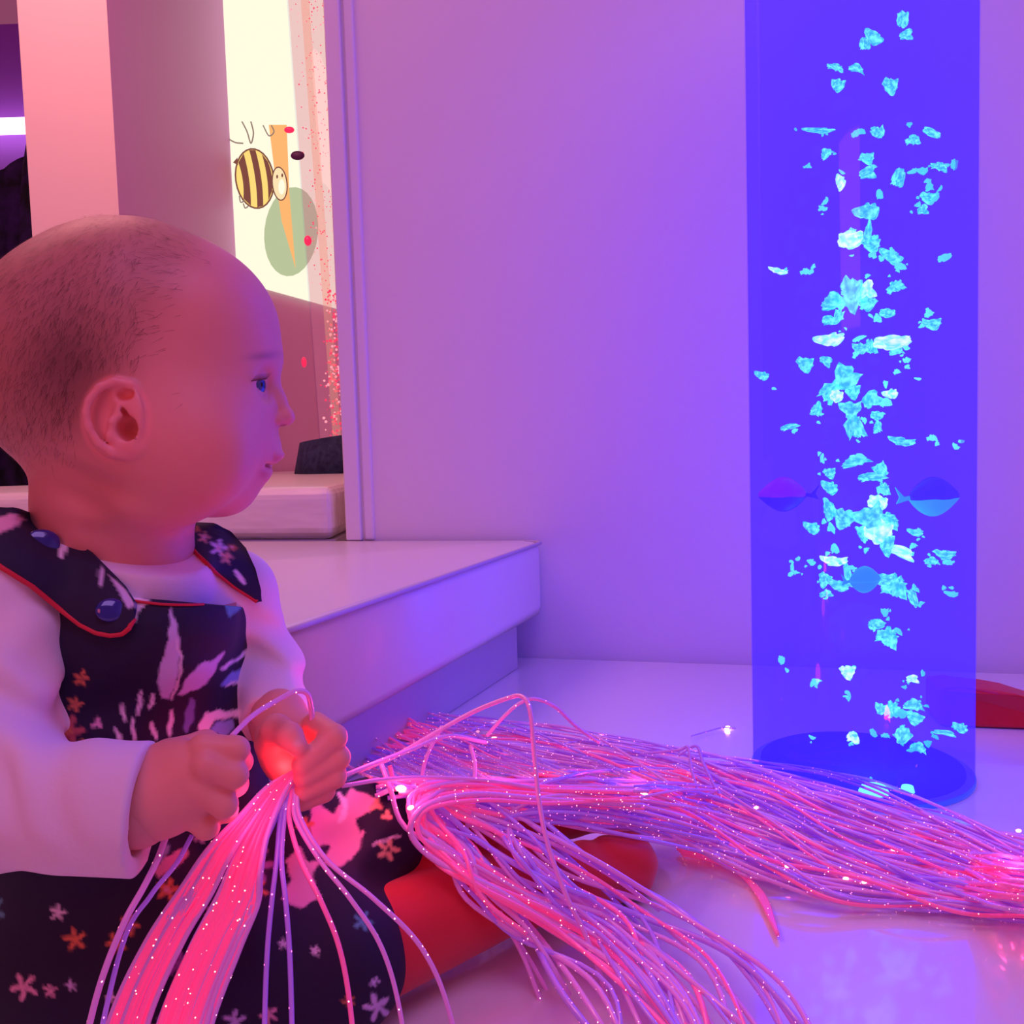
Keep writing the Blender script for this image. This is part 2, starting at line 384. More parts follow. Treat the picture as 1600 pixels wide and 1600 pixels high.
BM = [bubble_mesh(i) for i in range(8)]; BMB = []
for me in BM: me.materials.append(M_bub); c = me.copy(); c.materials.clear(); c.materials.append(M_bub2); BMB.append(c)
# (px, py, half width, half height, tilt deg, bright)
BL = [(1283,204,18,4,0,0),(1345,205,5,4,0,0),(1374,208,7,8,20,0),(1427,218,8,6,0,0),(1455,208,12,4,-25,0),(1291,240,9,6,30,0),(1356,247,9,6,10,0),
(1357,270,12,8,0,0),(1314,286,6,10,-15,1),(1404,276,8,13,-25,0),(1442,268,6,5,0,0),(1469,260,10,5,-20,0),(1491,258,4,6,0,0),(1452,292,6,6,0,0),(1452,309,11,6,0,0),(1443,328,8,6,0,0),
(1357,330,13,12,30,0),(1374,303,4,7,0,0),(1286,326,5,3,-20,0),(1262,260,5,2,0,0),(1329,376,16,10,10,1),(1356,364,6,14,-10,0),(1362,382,12,7,0,0),(1364,398,6,4,0,0),(1395,402,14,8,-15,0),(1406,416,7,5,0,0),
(1216,424,11,4,-15,1),(1259,424,6,4,0,0),(1476,403,9,4,20,0),(1303,472,18,11,0,0),(1332,458,13,18,0,0),(1356,452,11,12,10,1),(1354,474,10,10,0,0),(1295,500,9,7,0,0),(1310,496,5,10,-20,0),
(1400,447,10,7,20,0),(1386,490,10,5,0,0),(1370,497,5,5,0,0),(1458,506,12,6,10,0),(1448,492,3,4,0,0),(1300,530,17,9,15,1),(1341,529,9,3,25,1),(1345,546,9,7,-10,0),(1360,541,8,9,0,0),(1393,536,24,8,5,1),(1400,548,10,6,0,0),
(1259,569,11,8,0,0),(1292,565,10,6,-40,0),(1192,587,8,6,0,0),(1209,607,3,2,0,0),(1321,592,14,16,-35,0),(1300,610,10,16,-40,0),(1307,620,8,7,0,1),(1276,640,8,9,-20,0),(1333,611,10,8,0,0),(1363,622,14,12,30,0),(1393,615,8,7,25,1),(1385,628,6,6,0,0),
(1330,640,12,10,0,0),(1335,663,10,18,15,0),(1370,650,8,5,0,0),(1371,668,6,8,0,0),(1384,600,3,4,0,0),(1418,573,4,3,0,1),(1435,592,4,2,0,1),(1232,667,12,4,15,0),(1410,691,15,6,-10,0),(1457,684,6,4,0,1),(1502,690,4,2,0,0),
(1336,721,19,7,8,0),(1297,739,8,6,10,0),(1285,716,3,7,0,0),(1298,762,9,9,0,0),(1360,745,18,6,5,0),(1378,735,7,10,30,0),(1381,763,7,8,0,0),(1371,787,12,9,0,1),(1296,797,9,14,20,0),(1318,812,13,9,-35,0),(1325,805,9,8,0,0),
(1270,825,9,8,0,0),(1299,823,3,7,20,0),(1360,810,16,15,20,0),(1390,812,14,8,-30,0),(1372,832,17,14,0,1),(1348,835,7,11,40,0),(1386,850,10,12,0,0),(1408,862,26,8,-22,1),(1432,832,9,5,0,0),(1304,857,5,7,0,0),(1304,878,15,7,-5,1),
(1238,885,2,7,0,0),(1270,881,4,2,30,0),(1244,895,5,1.5,0,0),(1289,906,8,8,-20,0),(1292,927,10,5,10,0),(1312,915,13,7,-10,0),(1325,898,5,18,10,0),(1382,906,12,8,0,0),(1400,915,14,14,-15,0),(1427,936,5,11,20,0),
(1456,877,10,5,-10,0),(1477,866,15,5,-5,0),(1481,878,7,4,0,0),(1488,928,8,4,0,0),(1368,976,10,8,30,0),(1383,958,4,6,0,0),(1389,995,12,12,-25,0),(1221,1032,4,5,0,0),(1273,1066,8,4,20,0),(1325,1050,10,8,0,1),(1427,1060,9,6,0,1),(1413,1074,3,1.5,0,0),
(1321,1088,4,1.5,0,0),(1376,1109,6,8,-15,0),(1396,1108,10,10,0,0),(1409,1116,6,5,0,0),(1427,1102,14,7,-15,0),(1430,1122,12,7,-20,0),(1479,1145,17,4,-10,0),(1502,1137,8,7,0,0),(1333,1152,8,8,-20,1),(1269,1153,4,2.5,-20,0),(1384,1149,5,3,0,1),(1410,1150,9,10,-30,0),(1435,1168,12,6,-30,0),(1450,1162,5,4,0,0),
(1360,1213,9,8,0,1),(1445,1230,2,5,0,0),(1466,1232,9,5,20,0),(1500,1212,4,4,0,0)]
for k in range(8):
    BL.append((1290+RNG.uniform(0, 130), RNG.uniform(20, 190), RNG.uniform(6, 13), RNG.uniform(4, 9), RNG.uniform(-30, 30), 0))
def bub(px, py, hw, hh, tilt, bright, i):
    off = (px-1342)/168.0
    lim = math.sqrt(max(0, 1-off*off))*TR*0.62
    d = TD-lim*0.15+RNG.uniform(-1, 1)*lim*0.45
    c = P(px, py, d); s = d/FPX
    me = (BMB if bright else BM)[i % 8]
    mtx = Matrix.Translation(c) @ Matrix.Rotation(math.radians(-tilt), 4, 'Y') @ Matrix.Diagonal((hw*s*1.05, min(hw, hh)*s*1.0, hh*s*1.05, 1))
    return me, mtx
order = sorted(range(len(BL)), key=lambda i: -BL[i][2]*BL[i][3])
restbm = bmesh.new()
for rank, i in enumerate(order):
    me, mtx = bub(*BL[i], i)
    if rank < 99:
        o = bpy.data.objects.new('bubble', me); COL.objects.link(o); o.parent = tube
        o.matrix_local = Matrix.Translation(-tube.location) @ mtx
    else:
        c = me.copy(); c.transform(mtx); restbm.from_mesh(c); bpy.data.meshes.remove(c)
# fragments around the clusters
for k in range(260):
    b = BL[RNG.integers(0, len(BL)-8)]
    s = RNG.uniform(1.2, 3.6)
    me, mtx = bub(b[0]+RNG.normal()*max(b[2], 8)*0.9, b[1]+RNG.normal()*max(b[3], 8)*0.9, s*RNG.uniform(.8, 2), s, RNG.uniform(-60, 60), 0, k)
    px_ = mtx.translation
    if (Vector((px_.x-TX, px_.y-TY))).length > TR-0.008: continue
    c = me.copy(); c.transform(mtx); restbm.from_mesh(c); bpy.data.meshes.remove(c)
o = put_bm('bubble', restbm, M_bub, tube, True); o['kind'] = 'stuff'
# light of the tube's own lamps
point('tube_lamp', (TX, TY, 0.10), 0.15, (0.1, 0.6, 1.0), 0.03).parent = None

# toy fish in the tube
def fish(name, c, length, yaw, body, belly, label):
    root = empty(name, tuple(c)); tag(root, label, 'toy fish', 'plastic fish in the bubble tube')
    bm = bmesh.new(); bmesh.ops.create_uvsphere(bm, u_segments=28, v_segments=18, radius=1)
    for v in bm.verts:
        x = v.co.x; t = (x+1)/2
        v.co.z *= 0.62*(0.45+0.75*math.sin(math.pi*min(1, t*0.85+.12))); v.co.y *= 0.34*(0.3+math.sin(math.pi*min(1, t*0.85+.1)))
    me_top = bm.copy()
    R = Matrix.Translation(c) @ Matrix.Rotation(yaw, 4, 'Z') @ Matrix.Scale(length/2, 4)
    bm.transform(R); ob = put_bm('body', bm, body, root, True)
    for v in me_top.verts:
        v.co *= 1.04
        if v.co.z > -0.12: v.co.z = -0.12-0.02*math.sin(v.co.x*6)
    me_top.transform(R); put_bm('belly', me_top, belly, root, True)
    def fin(nm, pts):
        V = [R @ Vector((x, dy, z)) for dy in (-.03, .03) for x, z in pts]; n = len(pts)
        put(nm, V, [tuple(range(n)), tuple(range(2*n-1, n-1, -1))]+[(i, n+i, n+(i+1) % n, (i+1) % n) for i in range(n)], belly, root, False)
    fin('tail_fin', [(-0.85, 0.05), (-1.2, 0.0), (-1.55, 0.38), (-1.38, 0.0), (-1.5, -0.25), (-1.1, -0.14), (-.85, -.1)])
    fin('side_fin', [(0.05, -0.28), (-0.35, -0.62), (-0.15, -0.62), (0.3, -0.32)])
    return root
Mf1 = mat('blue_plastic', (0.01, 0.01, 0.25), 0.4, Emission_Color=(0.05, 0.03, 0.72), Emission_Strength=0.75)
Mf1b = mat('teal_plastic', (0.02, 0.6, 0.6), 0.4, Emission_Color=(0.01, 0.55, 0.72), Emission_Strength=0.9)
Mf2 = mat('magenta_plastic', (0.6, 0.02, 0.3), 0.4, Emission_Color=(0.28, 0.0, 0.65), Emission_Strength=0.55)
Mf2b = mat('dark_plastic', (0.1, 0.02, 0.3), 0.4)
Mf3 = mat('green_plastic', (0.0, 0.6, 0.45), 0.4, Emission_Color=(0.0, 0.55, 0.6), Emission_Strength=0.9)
fish('toy_fish', P(1460, 775, TD-0.005), 0.050, math.radians(5), Mf1, Mf1b, 'dark blue toy fish with teal belly at right inside the blue tube')
fish('toy_fish', P(1222, 772, TD-0.002), 0.044, math.radians(170), Mf2, Mf2b, 'magenta toy fish at left inside the blue tube')
fish('toy_fish', P(1352, 905, TD-0.05), 0.032, math.radians(15), Mf3, Mf3, 'small green toy fish among the bubbles inside the blue tube')

# second tube in the recess, modelling a mirror reflection, leaning a little
t2 = empty('bubble_tube', tuple(P(520, 700, 2.62)))
tag(t2, 'clear tube with red beads on a dark navy base in the recess, modelled from a reflection', 'bubble tube')
ta = P(557, 715, 2.64); tt = P(500, -60, 2.64); ta.z = 0.295
axis = (tt-ta).normalized()
V, Fc = cyl(ta, tt, 0.100, 0.100, 48, True); put('water_column', V, Fc, glow_water('pink_lit_water', (0.10, 0.03, 0.05), 1.0, (1.0, 0.90, 0.88), 0.90), t2)
V, Fc = cyl(ta, tt, 0.104, 0.104, 48, False); put('acrylic_wall', V, Fc, clear('acrylic_clear'), t2)
V, Fc = cyl(ta+Vector((-0.045, -.04, .0)), tt+Vector((-0.045, -.04, 0)), 0.012, 0.012, 16); put('air_pipe', V, Fc, glow_water('pipe_lit', (0.16, 0.08, 0.06), 1.0, (1, .9, .85), 0.85), t2)
q0 = P(566, 742, 2.64); q0.z = 0.272
V, Fc = cyl(q0, Vector((q0.x-0.012, q0.y, 0.272+0.103)), 0.200, 0.165, 56)
put('base', V, Fc, M_navy, t2)
M_bead = mat('red_bead', (0.8, 0.01, 0.05), 0.3, Emission_Color=(1.0, 0.03, 0.12), Emission_Strength=0.8)
M_bead2 = mat('pink_bead', (0.9, 0.4, 0.4), 0.3, Emission_Color=(1.0, 0.45, 0.5), Emission_Strength=0.9)
bb = {0: bmesh.new(), 1: bmesh.new()}
def tpos(s, a, r):
    o1 = axis.orthogonal().normalized(); o2 = axis.cross(o1)
    return ta+(tt-ta)*s+(o1*math.cos(a)+o2*math.sin(a))*r
for k in range(2300):
    s = RNG.uniform(0.03, 0.34) if k < 1700 else RNG.uniform(0.34, 0.98)
    p = tpos(s, RNG.uniform(0, 6.28), 0.093*math.sqrt(RNG.uniform(0, 1)))
    rel = (p-(ta+(tt-ta)*s)).x
    if k < 1700 and rel < -0.085+RNG.uniform(0, .05)+0.12*max(0, s-.15): continue
    bmesh.ops.create_icosphere(bb[k % 3 == 0], subdivisions=1, radius=RNG.uniform(0.0014, 0.0050 if k < 1700 else 0.0028), matrix=Matrix.Translation(p))
for key, m in ((0, M_bead), (1, M_bead2)):
    o = put_bm('bead', bb[key], m, t2, True); o['kind'] = 'stuff'
for px, py, hw, hh, m in ((481, 376, 6, 8, M_bead), (475, 566, 4, 8, M_bead), (465, 243, 11, 7, mat('dark_plum_float', (0.1, 0.02, 0.1), .5)), (452, 203, 8, 5, M_bead)):
    bm = bmesh.new(); c = P(px, py, 2.555); bmesh.ops.create_uvsphere(bm, u_segments=16, v_segments=10, radius=1, matrix=Matrix.Translation(c) @ Matrix.Diagonal((hw*2.55/FPX, .008, hh*2.55/FPX, 1)))
    o = put_bm('toy_float', bm, m, t2, True)

# red wedge behind the blue tube
w0 = PZ(1490, 1135, 0.001); w1 = PZ(1660, 1146, 0.001)
V = [PZ(1470, 1135, 0.001), PZ(1700, 1143, 0.001), PZ(1700, 1120, 0.02), PZ(1592, 1086, 0.040), PZ(1560, 1080, 0.042), PZ(1500, 1074, 0.042), PZ(1470, 1074, 0.042)]
V2 = [v+Vector((0.01, 0.06, 0)) for v in V]
for v in V2: v.z = max(0.001, v.z-0.002)
V2 = [Vector((v.x, min(v.y, wallline(v.x)-0.012), v.z)) for v in V2]
n = len(V)
o = put('foam_wedge', V+V2, [tuple(range(n)), tuple(range(2*n-1, n-1, -1))]+[(i, n+i, n+(i+1) % n, (i+1) % n) for i in range(n)], M_redvinyl, None, False); bevel(o, 0.004)
tag(o, 'red vinyl foam wedge lying on the mat behind the blue tube', 'wedge')
#BABY
# ================================================================== the baby
class Field:
    """signed distance samples on a grid, meshed with surface nets"""
    def __init__(s, lo, hi, h):
        s.h = h; s.lo = np.array(lo, np.float32)
        s.n = [int(math.ceil((hi[i]-lo[i])/h))+1 for i in range(3)]
        s.F = np.full(s.n, 0.03, np.float32)
        s.ax = [s.lo[i]+np.arange(s.n[i], dtype=np.float32)*h for i in range(3)]
    def box(s, lo, hi):
        sl = []
        for i in range(3):
            a = max(0, int((lo[i]-s.lo[i])/s.h)); b = min(s.n[i], int((hi[i]-s.lo[i])/s.h)+2)
            if a >= b: return None
            sl.append(slice(a, b))
        return tuple(sl)
    def xyz(s, sl): return (s.ax[0][sl[0]][:, None, None], s.ax[1][sl[1]][None, :, None], s.ax[2][sl[2]][None, None, :])
    def dist(s, pr, sl, inf):
        X, Y, Z = s.xyz(sl)
        if pr[0] == 'c':
            a, b, ra, rb = pr[1], pr[2], pr[3]+inf, pr[4]+inf
            ba = b-a; L2 = max(ba.dot(ba), 1e-9)
            px, py, pz = X-a[0], Y-a[1], Z-a[2]
            t = np.clip((px*ba[0]+py*ba[1]+pz*ba[2])/L2, 0, 1)
            return np.sqrt((px-t*ba[0])**2+(py-t*ba[1])**2+(pz-t*ba[2])**2)-(ra+(rb-ra)*t)
        c, r, R = pr[1], [q+inf for q in pr[2]], pr[3]
        px, py, pz = X-c[0], Y-c[1], Z-c[2]; k0 = 0; k1 = 0
        for i in range(3):
            u = (px*R[i][0]+py*R[i][1]+pz*R[i][2])/r[i]; k0 = k0+u*u; k1 = k1+(u/r[i])**2
        k0 = np.sqrt(k0); k1 = np.sqrt(k1)+1e-9
        return k0*(k0-1)/k1
    def bounds(s, pr, pad):
        if pr[0] == 'c':
            m = max(pr[3], pr[4])+pad
            return [min(pr[1][i], pr[2][i])-m for i in range(3)], [max(pr[1][i], pr[2][i])+m for i in range(3)]
        m = [math.sqrt(sum((pr[3][j][i]*pr[2][j])**2 for j in range(3)))+pad for i in range(3)]
        return [pr[1][i]-m[i] for i in range(3)], [pr[1][i]+m[i] for i in range(3)]
    def add(s, pr, k=0.004, inf=0.0):
        if isinstance(pr, list):
            for p in pr: s.add(p, p[-1] if k is None else k, inf)
            return
        sl = s.box(*s.bounds(pr, abs(inf)+k+0.014))
        if sl is None: return
        d = s.dist(pr, sl, inf); F = s.F[sl]
        h = np.clip(.5+.5*(d-F)/k, 0, 1); s.F[sl] = d+(F-d)*h-k*h*(1-h)
    def sub(s, pr, k=0.003, inf=0.0):
        sl = s.box(*s.bounds(pr, abs(inf)+k+0.004))
        if sl is None: return
        d = -s.dist(pr, sl, inf); F = s.F[sl]
        h = np.clip(.5-.5*(d-F)/k, 0, 1); s.F[sl] = d+(F-d)*h+k*h*(1-h)
    def cut(s, p, nrm, rad):
        """remove everything on the side of nrm within rad of p"""
        sl = s.box([q-rad for q in p], [q+rad for q in p]); X, Y, Z = s.xyz(sl); nn = Vector(nrm).normalized()
        d = (X-p[0])*nn[0]+(Y-p[1])*nn[1]+(Z-p[2])*nn[2]
        s.F[sl] = np.maximum(s.F[sl], d)
    def cutaxis(s, a, b, c, p, R):
        n = (b-a).cross(c-a).normalized()
        if n.z < 0: n = -n
        sl = s.box([p[0]-R, p[1]-R, p[2]-.02-R], [p[0]+R, p[1]+R, p[2]+.12]); X, Y, Z = s.xyz(sl)
        d = (X-a[0])*n[0]+(Y-a[1])*n[1]+(Z-a[2])*n[2]; m = np.sqrt((X-p[0])**2+(Y-p[1])**2)+0*Z < R
        s.F[sl] = np.where(m, np.maximum(s.F[sl], d), s.F[sl])
    def wrinkle(s, c, rad, amp, freq, dirv):
        sl = s.box([q-rad for q in c], [q+rad for q in c])
        if sl is None: return
        X, Y, Z = s.xyz(sl); r2 = ((X-c[0])**2+(Y-c[1])**2+(Z-c[2])**2)/rad**2
        wv = np.clip(1-r2, 0, 1)**1.5; dv = Vector(dirv).normalized()
        ph = (X*dv[0]+Y*dv[1]+Z*dv[2])*freq+1.3*np.sin(X*70+Z*50)+0.9*np.sin(Y*90+1)
        s.F[sl] += wv*amp*np.sin(ph)
    def mesh(s):
        F = s.F; ins = F < 0
        sub = lambda a, dx, dy, dz: a[dx:a.shape[0]-1+dx, dy:a.shape[1]-1+dy, dz:a.shape[2]-1+dz]
        cs = [(0, 0, 0), (1, 0, 0), (0, 1, 0), (1, 1, 0), (0, 0, 1), (1, 0, 1), (0, 1, 1), (1, 1, 1)]
        al = sub(ins, 0, 0, 0).copy(); an = al.copy()
        for c in cs[1:]:
            q = sub(ins, *c); al &= q; an |= q
        act = an & ~al; idx = np.argwhere(act)
        vid = np.full(act.shape, -1, np.int32); vid[act] = np.arange(len(idx), dtype=np.int32)
        vals = np.stack([F[idx[:, 0]+c[0], idx[:, 1]+c[1], idx[:, 2]+c[2]] for c in cs], 1)
        acc = np.zeros((len(idx), 3)); cnt = np.zeros(len(idx)); C = np.array(cs, float)
        for a in range(8):
            for b in range(a+1, 8):
                if bin(a ^ b).count('1') != 1: continue
                va, vb = vals[:, a], vals[:, b]; m = (va < 0) != (vb < 0)
                t = np.where(m, va/np.where(m, va-vb, 1), 0)
                acc += np.where(m[:, None], C[a]+(C[b]-C[a])*t[:, None], 0); cnt += m
        V = (idx+acc/cnt[:, None])*s.h+s.lo
        Q = []
        for axis in range(3):
            a0 = [slice(None)]*3; a1 = [slice(None)]*3; a0[axis] = slice(0, -1); a1[axis] = slice(1, None)
            A_, B_ = ins[tuple(a0)], ins[tuple(a1)]
            e = np.argwhere(A_ != B_); u, v = (axis+1) % 3, (axis+2) % 3
            e = e[(e[:, u] > 0) & (e[:, v] > 0) & (e[:, u] < act.shape[u]) & (e[:, v] < act.shape[v])]
            fl = ins[e[:, 0], e[:, 1], e[:, 2]]
            def cid(du, dv):
                q = e.copy(); q[:, u] -= du; q[:, v] -= dv; return vid[q[:, 0], q[:, 1], q[:, 2]]
            q = np.stack([cid(1, 1), cid(0, 1), cid(0, 0), cid(1, 0)], 1)
            q[~fl] = q[~fl][:, ::-1]; Q.append(q)
        Q = np.concatenate(Q); Q = Q[(Q >= 0).all(1)]
        return V, Q
def relax(V, Q, it=2, lam=0.5):
    E = np.concatenate([Q[:, [0, 1]], Q[:, [1, 2]], Q[:, [2, 3]], Q[:, [3, 0]]]); n = len(V)
    deg = np.bincount(E[:, 0], minlength=n)+np.bincount(E[:, 1], minlength=n)
    for sgn in [lam, -lam*1.02]*it:
        S = np.stack([np.bincount(E[:, 0], V[E[:, 1], i], n)+np.bincount(E[:, 1], V[E[:, 0], i], n) for i in range(3)], 1)/np.maximum(deg, 1)[:, None]
        V = V+sgn*(S-V)
    return V
def fast(name, V, Q, m, parent, attr=None, cols=None):
    me = bpy.data.meshes.new(name); off = np.array(parent_loc(parent)) if parent else np.zeros(3)
    me.vertices.add(len(V)); me.vertices.foreach_set('co', (V-off).astype(np.float32).ravel())
    me.loops.add(len(Q)*4); me.loops.foreach_set('vertex_index', Q.astype(np.int32).ravel())
    me.polygons.add(len(Q)); me.polygons.foreach_set('loop_start', np.arange(0, len(Q)*4, 4, dtype=np.int32))
    me.polygons.foreach_set('use_smooth', np.ones(len(Q), bool)); me.update(calc_edges=True)
    if attr:
        a = me.color_attributes.new(attr, 'FLOAT_COLOR', 'POINT')
        a.data.foreach_set('color', np.concatenate([cols, np.ones((len(V), 1))], 1).astype(np.float32).ravel())
    me.materials.append(m); o = bpy.data.objects.new(name, me); COL.objects.link(o)
    if parent: o.parent = parent
    return o
def bvh_of(V, Q): return BVHTree.FromPolygons([tuple(v) for v in V], [tuple(q) for q in Q.tolist()])
CB = (Rt, Fw, Up)
def basis(roll=0, yaw=0):
    """camera-like axes turned by roll in the picture plane and yaw about the vertical"""
    R = Matrix.Rotation(math.radians(yaw), 3, Up) @ Matrix.Rotation(math.radians(roll), 3, -Fw)
    return tuple(R @ c for c in CB)
def cap(a, b, ra, rb): return ('c', Vector(a), Vector(b), ra, rb)
def ell(c, r, R=CB): return ('e', Vector(c), r, R)
def pe(px, py, d, hx, hy, depth, roll=0, yaw=0):     # ellipsoid: half sizes in px at its distance, depth in metres
    return ell(P(px, py, d), (hx*d/FPX, depth, hy*d/FPX), basis(roll, yaw))
def pc(pts, k=None):
    """capsule chain from (px,py,d,r_px)"""
    return [cap(P(*a[:3]), P(*b[:3]), a[3]*a[2]/FPX, b[3]*b[2]/FPX) for a, b in zip(pts, pts[1:])]
baby = empty('person', tuple(PZ(260, 1560, 0.0)))
tag(baby, 'baby with fine short hair in white top and floral navy pinafore holding light strands', 'person')

# ---------------------------------------------------------------- head
def mid(px): return 0.50+max(0, px-200)*0.000357*0.16
H = Field(P(-45, 830, .52)-Vector((0.012, .10, .03)), P(475, 320, .52)+Vector((0.01, .07, .012)), 0.0011)
H.add(pe(200, 562, .50, 227, 219, .062), .004)
H.add(pe(316, 512, .504, 110, 110, .052), .014)
H.add(pe(120, 566, .50, 146, 160, .062), .014)
H.add(pe(282, 688, .502, 128, 108, .050), .03)
H.add(pe(290, 722, .468, 88, 72, .020, 0, -8), .03)         # near cheek
H.add(pe(300, 722, .545, 88, 70, .020), .03)                # far cheek
H.add(pe(352, 760, mid(352), 42, 42, .022), .015)           # chin
H.add(pe(395, 706, mid(395), 32, 42, .016), .012)           # muzzle
H.add(pe(412, 560, mid(410), 18, 22, .022), .010)           # brow
H.add(pc([(418, 585, mid(420), 9), (432, 625, mid(430), 10), (445, 648, mid(445), 11)]), .007)   # nose
H.add(pe(446, 652, mid(445), 14, 13, .0062), .003)
H.add(pe(432, 657, mid(440)-.0058, 11, 10, .0040), .003)
H.add(pe(432, 657, mid(440)+.0058, 11, 10, .0040), .003)
H.sub(pe(442, 668, mid(440)-.0052, 8, 5, .0034, -15), .0015)
H.add(pe(424, 700, mid(430), 13, 20, .010, 12), .004)         # upper lip
H.add(pe(433, 712, mid(430), 10.5, 6.5, .0095, 25), .002)
H.add(pe(407, 741, mid(410), 10.5, 9, .0095), .003)
H.sub(pe(425, 729, mid(425), 16, 3.2, .012, -20), .003)
# eye socket and lids of the near and the far eye
for dz, near in ((-0.0175, 1), (0.0175, 0)):
    H.sub(pe(415, 602, mid(415)+dz*1.05, 17, 17, .008), .010)
    H.add(pe(391, 601, mid(400)+dz, 26, 25, .0088), .003)
    H.sub(pe(416, 603, mid(405)+dz*1.05, 26, 8.5, .0072, 0, -10), .0015)
# ear
def ED(px): return 0.4465-0.0085*(235-px)/105
def EPT(px, py, r, up=0.0): return (px, py, ED(px)-up/1000., r)
H.add(pe(181, 655, ED(180)+.000, 48, 62, .0026, -8, -12), .0025)
H.add(pe(196, 665, ED(190)+.004, 34, 44, .005, -8, -12), .004)
H.add(pe(206, 702, ED(206)-.0008, 22, 13, .0030, 5, -8), .003)
H.sub(pe(163, 648, ED(165)-.0045, 22, 42, .0052, 14), .002)
H.sub(pe(196, 617, ED(196)-.003, 14, 11, .0042, 0), .002)
hel = [(229, 632, 5, 0), (224, 614, 6, 1), (206, 601, 6.4, 3), (179, 596, 6.6, 3.4), (155, 605, 6.6, 3.4), (138, 627, 6.6, 3.4), (134, 645, 6.6, 3.4), (138, 667, 6.4, 3.2), (153, 692, 6.4, 2.6), (175, 708, 7, 1.6), (200, 712, 6.5, .6), (221, 708, 7.5, 0)]
H.add(pc([EPT(*h) for h in hel]), .0012)
H.add(pc([EPT(*h) for h in [(205, 628, 4.5, .6), (188, 640, 5, 1.6), (176, 660, 6, 2.2), (173, 682, 6, 1.8), (186, 696, 6, 1.2), (212, 695, 6, .8)]]), .0025)
H.sub(pe(204, 670, ED(203)-.001, 18, 21, .0085, -8), .0015)
H.sub(pe(199, 646, ED(199)-.001, 5, 13, .005, 35), .0015)
H.add(pe(229, 660, ED(229)+.0008, 8, 12, .0028), .0025)
# neck
H.add(pc([(165, 720, .503, 108), (178, 800, .506, 112), (185, 900, .512, 118)]), .008)
H.add(pe(232, 795, .475, 72, 30, .02), .012)
H.wrinkle(P(120, 770, .45), .035, .0007, 330, (0.25, 0, 1))
HV, HQ = H.mesh(); HV = relax(HV, HQ, 2); del H
# ---------------------------------------------------------------- body
RS, RE, RW = (-5, 915, .462), (-35, 1245, .415), (215, 1262, .414)
LS, LE, LW = (362, 926, .560), (412, 1045, .565), (437, 1135, .516)
S_ = Vector((0.59, 0.81, 0)).normalized(); T_ = Vector((0.81, -0.59, 0)).normalized(); ZU = Vector((0, 0, 1))
TB = (S_, T_, ZU)
torso = [ell(P(196, 1040, .527), (.072, .053, .088), TB), ell(P(205, 1250, .525), (.074, .064, .095), TB),
         ell(P(200, 1470, .545), (.085, .078, .065), TB), cap(P(*RS), P(175, 930, .515), .026, .036), cap(P(175, 930, .515), P(*LS), .036, .024)]
armR = [cap(P(*RS), P(*RE), .0255, .0235), cap(P(*RE), P(*RW), .0245, .0185)]
armL = [cap(P(*LS), P(*LE), .0200, .0195), cap(P(*LE), P(*LW), .0195, .0165)]
legL = [cap(P(300, 1420, .53), P(580, 1306, .565), .044, .028), cap(P(590, 1300, .565), P(880, 1258, .665), .028, .0215), cap(P(880, 1258, .665), P(1015, 1266, .705), .019, .0155)]
legR = [cap(P(170, 1480, .50), P(520, 1500, .50), .044, .034), cap(P(520, 1500, .50), P(815, 1385, .585), .032, .023), cap(P(815, 1385, .585), P(978, 1352, .635), .0225, .0195)]
Bd = Field((-.335, .325, .004), (.155, .745, .235), 0.0020)
Bd2 = Field(P(150, 1360, .42)-Vector((.02, .03, 0)), P(575, 1060, .53)+Vector((.01, .02, .01)), 0.00115)
def grow(F):
    F.add(torso, .03); F.add(armR, .006); F.add(armL, .006); F.add(legL, .02, -.005); F.add(legR, .02, -.005)
def hands(F):
    F.add(pc([(150, 1264, .412, 64), (235, 1250, .415, 62)]), .01)
    F.add(pe(276, 1222, .421, 66, 68, .0155, 12), .012)
    F.add(pe(300, 1215, .413, 42, 52, .009, 15), .01)
    fr = [((318, 1168, .413), (369, 1171, .415), (376, 1190, .434), (330, 1200, .442), 23, 20, 17),
          ((322, 1196, .408), (366, 1211, .411), (368, 1225, .431), (325, 1225, .440), 24, 21, 17),
          ((312, 1232, .409), (350, 1257, .411), (352, 1266, .430), (315, 1252, .440), 23, 20.5, 16.5),
          ((290, 1268, .413), (322, 1293, .416), (326, 1293, .431), (300, 1272, .438), 21, 18, 15)]
    for m, p1, p2, p3, a, b, c in fr:
        F.add(pc([(*m, a), (*p1, b), (*p2, b-2), (*p3, c)]), .0022)
    F.add(pc([(265, 1180, .430, 26), (320, 1165, .442, 22), (352, 1178, .450, 18)]), .004)
    F.add(pc([(436, 1120, .517, 44), (448, 1150, .508, 44)]), .008)
    F.add(pe(462, 1176, .506, 56, 56, .015, 20), .008)
    F.add(pe(500, 1190, .502, 34, 60, .012, -8), .006)
    for m, p1, p2, a in [((492, 1132, .499), (522, 1152, .487), (472, 1196, .476), 20), ((508, 1160, .498), (528, 1184, .488), (474, 1215, .477), 19),
                         ((508, 1192, .497), (522, 1213, .488), (474, 1238, .479), 19), ((500, 1216, .497), (506, 1236, .489), (472, 1254, .482), 17)]:
        F.add(pc([(*m, a), (*p1, a), (*p2, a-3)]), .0018)
    F.add(pc([(425, 1160, .500, 27), (432, 1140, .487, 23), (452, 1150, .477, 20), (465, 1166, .474, 16)]), .003)
grow(Bd); hands(Bd2)
V1, Q1 = Bd.mesh(); V1 = relax(V1, Q1, 2); V2, Q2 = Bd2.mesh(); V2 = relax(V2, Q2, 1); del Bd, Bd2
BV = np.concatenate([HV, V1, V2]); BQ = np.concatenate([HQ, Q1+len(HV), Q2+len(HV)+len(V1)])
